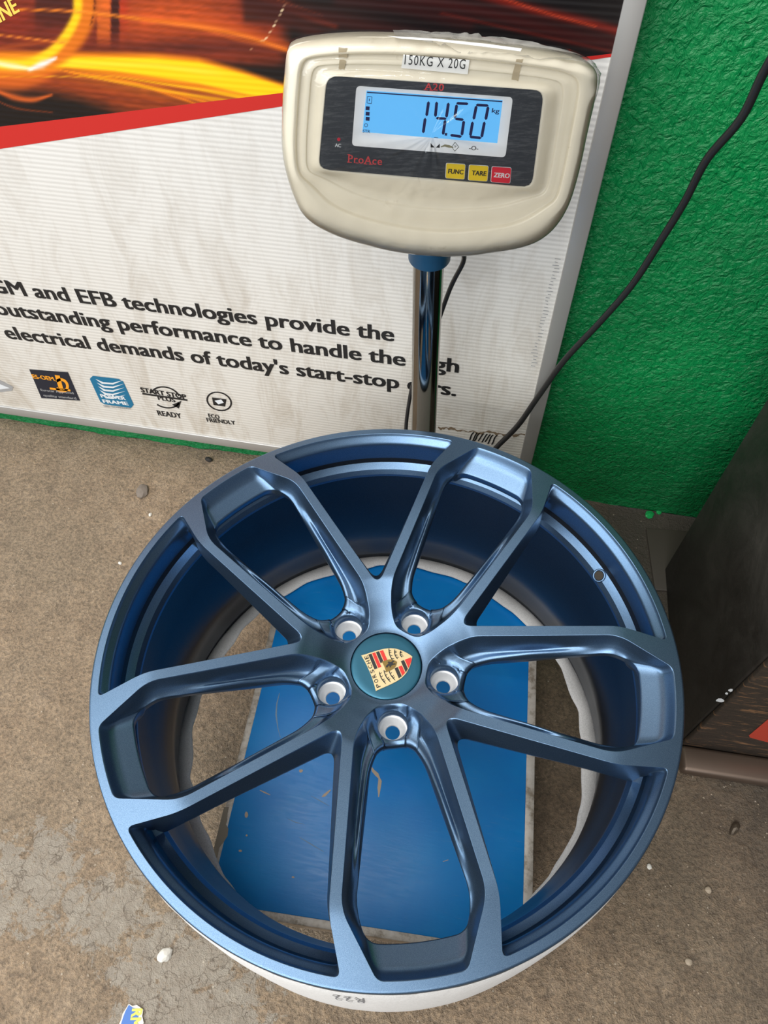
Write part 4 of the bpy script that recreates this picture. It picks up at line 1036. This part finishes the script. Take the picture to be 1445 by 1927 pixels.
fs = [(-.02, -.040), (-.012, -.026), (-.004, -.015), (.02, -.0095), (.06, -.0050), (.12, -.0018), (.2, .0002), (.27, .0004), (.34, -.0010), (.45, -.0006), (.56, .0006), (.66, -.0005), (.8, .0012), (.93, .0028), (1.0, .0030), (1.15, .0028), (1.6, .0030)]
rows = []
for j, (t, h) in enumerate(fs):
    r = []
    for i, (o_, p_) in enumerate(zip(o_ring, p_ring)):
        uv = o_*(1-t)+p_*t if t <= 1 else pc+(p_-pc)*(1-(t-1)*1.6)
        ang = 2*math.pi*i/220; corner = math.exp(-((ang-.42)/.16)**2) if t < .2 else 0
        wob = .0010*(vnoise(i*.22, j*.6, 1, 4)-.5)*(1.4 if t < .15 else .5)+corner*.010*(vnoise(i*.5, j*1.1, 1, 9)-.4)
        r.append(H3(uv+(uv-pc)/np.linalg.norm(uv-pc)*corner*.004*vnoise(i*.6, j, 1, 2), h+wob))
    rows.append(r)
V, Fc = strip(rows); V = list(V); V.append(H3(pc, .003)); b0 = (len(fs)-1)*220; Fc += [(b0+i, b0+(i+1) % 220, len(V)-1) for i in range(220)]
o = hpart('clear_film', (V, Fc), film_mat(), True, False); o['label'] = 'clear plastic film pulled over the display head'

def bunch():
    m = bpy.data.materials.new('crumpled_film'); m.use_nodes = True; t = m.node_tree; b_ = t.nodes['Principled BSDF']; b_.inputs['Base Color'].default_value = (.62, .60, .55, 1); b_.inputs['Roughness'].default_value = .18; b_.inputs['Alpha'].default_value = .42
    i0, i1, nr = 14, 74, 9; V = []
    for j in range(nr):
        for i in range(i0, i1):
            f = min(1, (i-i0)/8, (i1-1-i)/30); uv = o_ring[i]; d_ = (uv-pc)/np.linalg.norm(uv-pc); t_ = j/(nr-1)
            off = -.010*f*t_+.0025+.004*f*(vnoise(i*.45, j*.9, 1, 21)-.35); h = -.028+.024*t_+.006*f*(vnoise(i*.6, j*1.2, 1, 22)-.3)
            V.append(H3(uv+d_*off, h))
    n_ = i1-i0; Fb = [(j*n_+i, j*n_+i+1, (j+1)*n_+i+1, (j+1)*n_+i) for j in range(nr-1) for i in range(n_-1)]
    o = hpart('film_bunch', (V, Fb), m, True, False); o['label'] = 'crumpled grey film gathered at the upper right corner'
bunch()

# ------------------------------------------------------------------ cables
CAB = mat('black_cable_sheath', (.018, .018, .019), .32)
pts = [(1560, -60, .66), (1445, 122, .70), (1395, 222, .715), (1330, 300, .73), (1288, 380, .74), (1245, 450, .745), (1190, 535, .75), (1130, 605, .755), (1062, 678, .758), (1010, 750, .762), (975, 800, .765), (938, 838, .766), (912, 866, .76), (890, 900, .75)]
P = [on_y((a, b), y) for a, b, y in pts]; P += [np.array([-.02, .74, .05]), np.array([-.04, .72, .012]), np.array([-.07, .70, .008])]
tag(mesh('power_cable', *tube(P, .0042, 12, 6), CAB, None, True), 'black power cable hanging down across the green wall', 'cable')
pts = [(868, 470, .690), (872, 492, .700), (846, 545, .705), (812, 640, .708), (780, 715, .708), (770, 755, .708), (764, 802, .706), (765, 830, .70)]
P = [on_y((a, b), y) for a, b, y in pts]; P += [np.array([P[-1][0]+.002, .70, .10]), np.array([P[-1][0]+.012, .69, .03])]
tag(mesh('signal_cable', *tube(P, .0028, 10, 6), CAB, None, True), 'thin black cable running down behind the chrome pole', 'cable')

# ------------------------------------------------------------------ dark steel cabinet on the right
fa, fbn, fc_ = on_z((1255, 1071), 0), on_z((1284, 1456), 0), on_z((1445, 1481), 0)
ex = (fc_-fbn)/np.linalg.norm(fc_-fbn); ey = (fa-fbn)/np.linalg.norm(fa-fbn); ly = np.linalg.norm(fa-fbn)
def cab_mat():
    m = mat('oily_dark_steel', (.020, .017, .014), .55); k = N(m); a = k.noise(9, 6, .7, dist=.6)
    k.set('Base Color', k.ramp(a, [(.3, (.012, .010, .009)), (.6, (.030, .026, .021)), (.8, (.055, .045, .036))])); k.set('Normal', k.bump(k.noise(70, 5, .7), .3, .003)); k.set('Roughness', k.ramp(a, [(.3, (.4,)*3), (.7, (.7,)*3)])); return m
def rust_mat():
    m = mat('scratched_brown_paint', (.09, .055, .035), .5); k = N(m)
    mp = k.n('Mapping', i_Vector=k.co.outputs['Object'], i_Scale=(1.4, 1.4, 9.), i_Rotation=(0, .12, 0)).outputs[0]
    s_ = k.noise(17, 7, .75, vec=mp, dist=.8); k.set('Base Color', k.ramp(s_, [(.35, (.030, .024, .019)), (.56, (.048, .036, .027)), (.61, (.22, .115, .055)), (.75, (.34, .19, .10))])); k.set('Normal', k.bump(s_, .25, .002)); return m
cab = empty('steel_cabinet', tuple(fbn), 'dark oily steel cabinet with scratched brown front beside the wheel', 'cabinet')
CFR = (fbn, ex, ey, nz); RST = rust_mat()
def cpart(o): o.data.transform(Matrix.Translation(-cab.location)); return o
cpart(frame_mesh('cabinet_body', CFR, [(-.004, .75, .044, ly, 0, 1.05)], cab_mat(), cab, .003))
cpart(frame_mesh('front_panel', CFR, [(-.002, .748, .036, .0435, .006, 1.04)], RST, cab, .002))
cpart(frame_mesh('base_skid', CFR, [(-.006, .75, -.002, .0355, 0, .021)], mat('worn_steel_skid', (.14, .10, .075), .38, .55), cab, .006))
def on_cab(q, off=.0):
    n_ = np.cross(ex, nz); return on_plane(q, fbn+ey*.036-ey*off, n_)
cpart(mesh('red_sticker', [on_cab(p, .0006) for p in ((1409, 1384), (1411, 1388), (1500, 1412), (1580, 1345), (1492, 1314))], [(0, 1, 2, 3, 4)], mat('worn_red_sticker', (.50, .055, .03), .5), cab))
for P in (blobp((1356, 1318), 9, 4, 9, 11), blobp((1375, 1299), 5, 3, 7, 12), blobp((1367, 1305), 3, 2.4, 7, 13)): cpart(mesh('paint_fleck', [on_cab(p, .0006) for p in P], [tuple(range(len(P)))], WHT, cab))
tag(frame_mesh('floor_slab', (on_z((1215, 995), 0), np.array([.99, .1, 0]), np.array([-.1, .99, 0]), nz), [(0, .075, -.125, 0, -.004, .003)], mat('dark_stone_slab', (.055, .045, .035), .6), None, .002), 'dark square stone slab on the floor beside the cabinet', 'slab')

# ------------------------------------------------------------------ litter on the floor
def rock(name, q, sx_, sy_, sz_, m, seed, label=None, cat='stone', flat=.35, group=None):
    c = on_z(q, 0); bm = bmesh.new(); bmesh.ops.create_icosphere(bm, subdivisions=2, radius=1.); r = np.random.RandomState(seed)
    for v in bm.verts:
        k = .72+.5*vnoise(v.co.x*1.3+seed, v.co.y*1.3+v.co.z, 1.1, seed); v.co = Vector((v.co.x*sx_*k, v.co.y*sy_*k, v.co.z*sz_*k))
    me = bpy.data.meshes.new(name); bm.to_mesh(me); bm.free(); o = link(name, me, m); o.location = (c[0], c[1], sz_*flat-.0012); o.rotation_euler = (0, 0, seed)
    if label: tag(o, label, cat, group)
    return o
WST = mat('white_stone', (.72, .69, .62), .7); TST = mat('tan_stone', (.42, .34, .25), .8); GST = mat('grey_debris', (.20, .165, .135), .8); BST = mat('black_grit', (.02, .018, .016), .8); GCH = mat('green_paint_chip', (.01, .33, .08), .4)
rock('white_stone', (311, 1797), .0115, .0085, .006, WST, 1, 'white stone on the concrete at lower left, near the rim')
rock('crumpled_debris', (268, 924), .019, .011, .006, GST, 2, 'small grey crumpled scrap on the floor left of the wheel', 'debris')
rock('black_pebble', (393, 865), .0075, .005, .005, BST, 3, 'black pebble on the floor near the banner foot', 'stone')
rock('pale_pebble', (1222, 1631), .0038, .0038, .002, WST, 4, 'round white pebble on the floor right of the rim', 'stone')
rock('tan_pebble', (1296, 1810), .0045, .0045, .002, TST, 5, 'round tan pebble on the floor at lower right', 'stone')
rock('grey_pebble', (1333, 1675), .0055, .0045, .003, TST, 6, 'whitish grey pebble on rough concrete at the right edge', 'stone')
rock('pale_pebble', (283, 968), .004, .003, .003, WST, 8, 'tiny white pebble below the crumpled scrap', 'stone')
rock('pale_pebble', (226, 1060), .0036, .003, .003, WST, 9, 'tiny white pebble left of the upper left rim', 'stone')
rock('paint_chip', (1222, 968), .010, .008, .003, GCH, 10, 'green paint chip on the dark floor below the wall', 'paint chip')
rock('paint_chip', (1240, 963), .006, .005, .003, GCH, 11, 'smaller green paint chip right of the larger one', 'paint chip')
rock('metal_stub', (1381, 1560), .0055, .011, .008, mat('rusty_stub', (.11, .085, .06), .5, .4), 12, 'rusty metal stub sticking out of the floor at right', 'metal stub')
# torn sticker at the lower left
sc = on_z((250, 1908), 0); a_ = R_(38)
stk = empty('torn_sticker', tuple(sc), 'torn blue sticker scrap with yellow letters at the bottom left', 'sticker')
STF = (np.array([0, 0, .0]), np.array([math.cos(a_), math.sin(a_), 0]), np.array([-math.sin(a_), math.cos(a_), 0]), nz)
loc = lambda q: (lambda p: (float((p-sc)@STF[1]), float((p-sc)@STF[2])))(on_z(q, 0))
V, Fc = prism([loc(p) for p in ((243, 1889), (250, 1893), (258, 1891), (270, 1900), (268, 1912), (271, 1925), (262, 1940), (240, 1945), (222, 1932), (228, 1920), (231, 1908), (236, 1900))][::-1], STF, -.0005, .0012); mesh('backing', V, Fc, WST, stk)
V, Fc = prism([loc(p) for p in ((243, 1891), (250, 1896), (256, 1898), (262, 1908), (258, 1925), (246, 1938), (228, 1928), (233, 1912), (237, 1902))][::-1], STF, .0012, .0015); mesh('blue_print', V, Fc, mat('sticker_blue', (.05, .16, .48), .5), stk)
pA_, pB_ = on_z((249, 1898), .0018)-sc, on_z((243, 1935), .0018)-sc
V, Fc = lettering('RM', pA_, pB_, nz, .0125, .0, .03); mesh('sticker_lettering', V, Fc, mat('sticker_yellow', (.75, .72, .10), .5), stk)
# loose grit
b = Batch(); r = np.random.RandomState(5)
for i in range(900):
    q = (r.uniform(-60, 1500), r.uniform(830, 1960)); c = on_z(q, 0)
    if c[1] > WALL_Y-.02: continue
    s_ = r.uniform(.0006, .0019)*(1.5 if r.rand() < .06 else 1); a0 = r.uniform(0, 6)
    V = [c+np.array([s_*math.cos(a0+k*2.09), s_*math.sin(a0+k*2.09), -.001]) for k in range(3)]+[c+np.array([r.uniform(-.3, .3)*s_, r.uniform(-.3, .3)*s_, s_*.75-.001])]
    V = [v for v in V]; b.add((V, [(0, 1, 3), (1, 2, 3), (2, 0, 3)]))
g = b.obj('floor_grit', TST); g['kind'] = 'stuff'; tag(g, 'loose pale grit scattered over the concrete floor', 'grit')
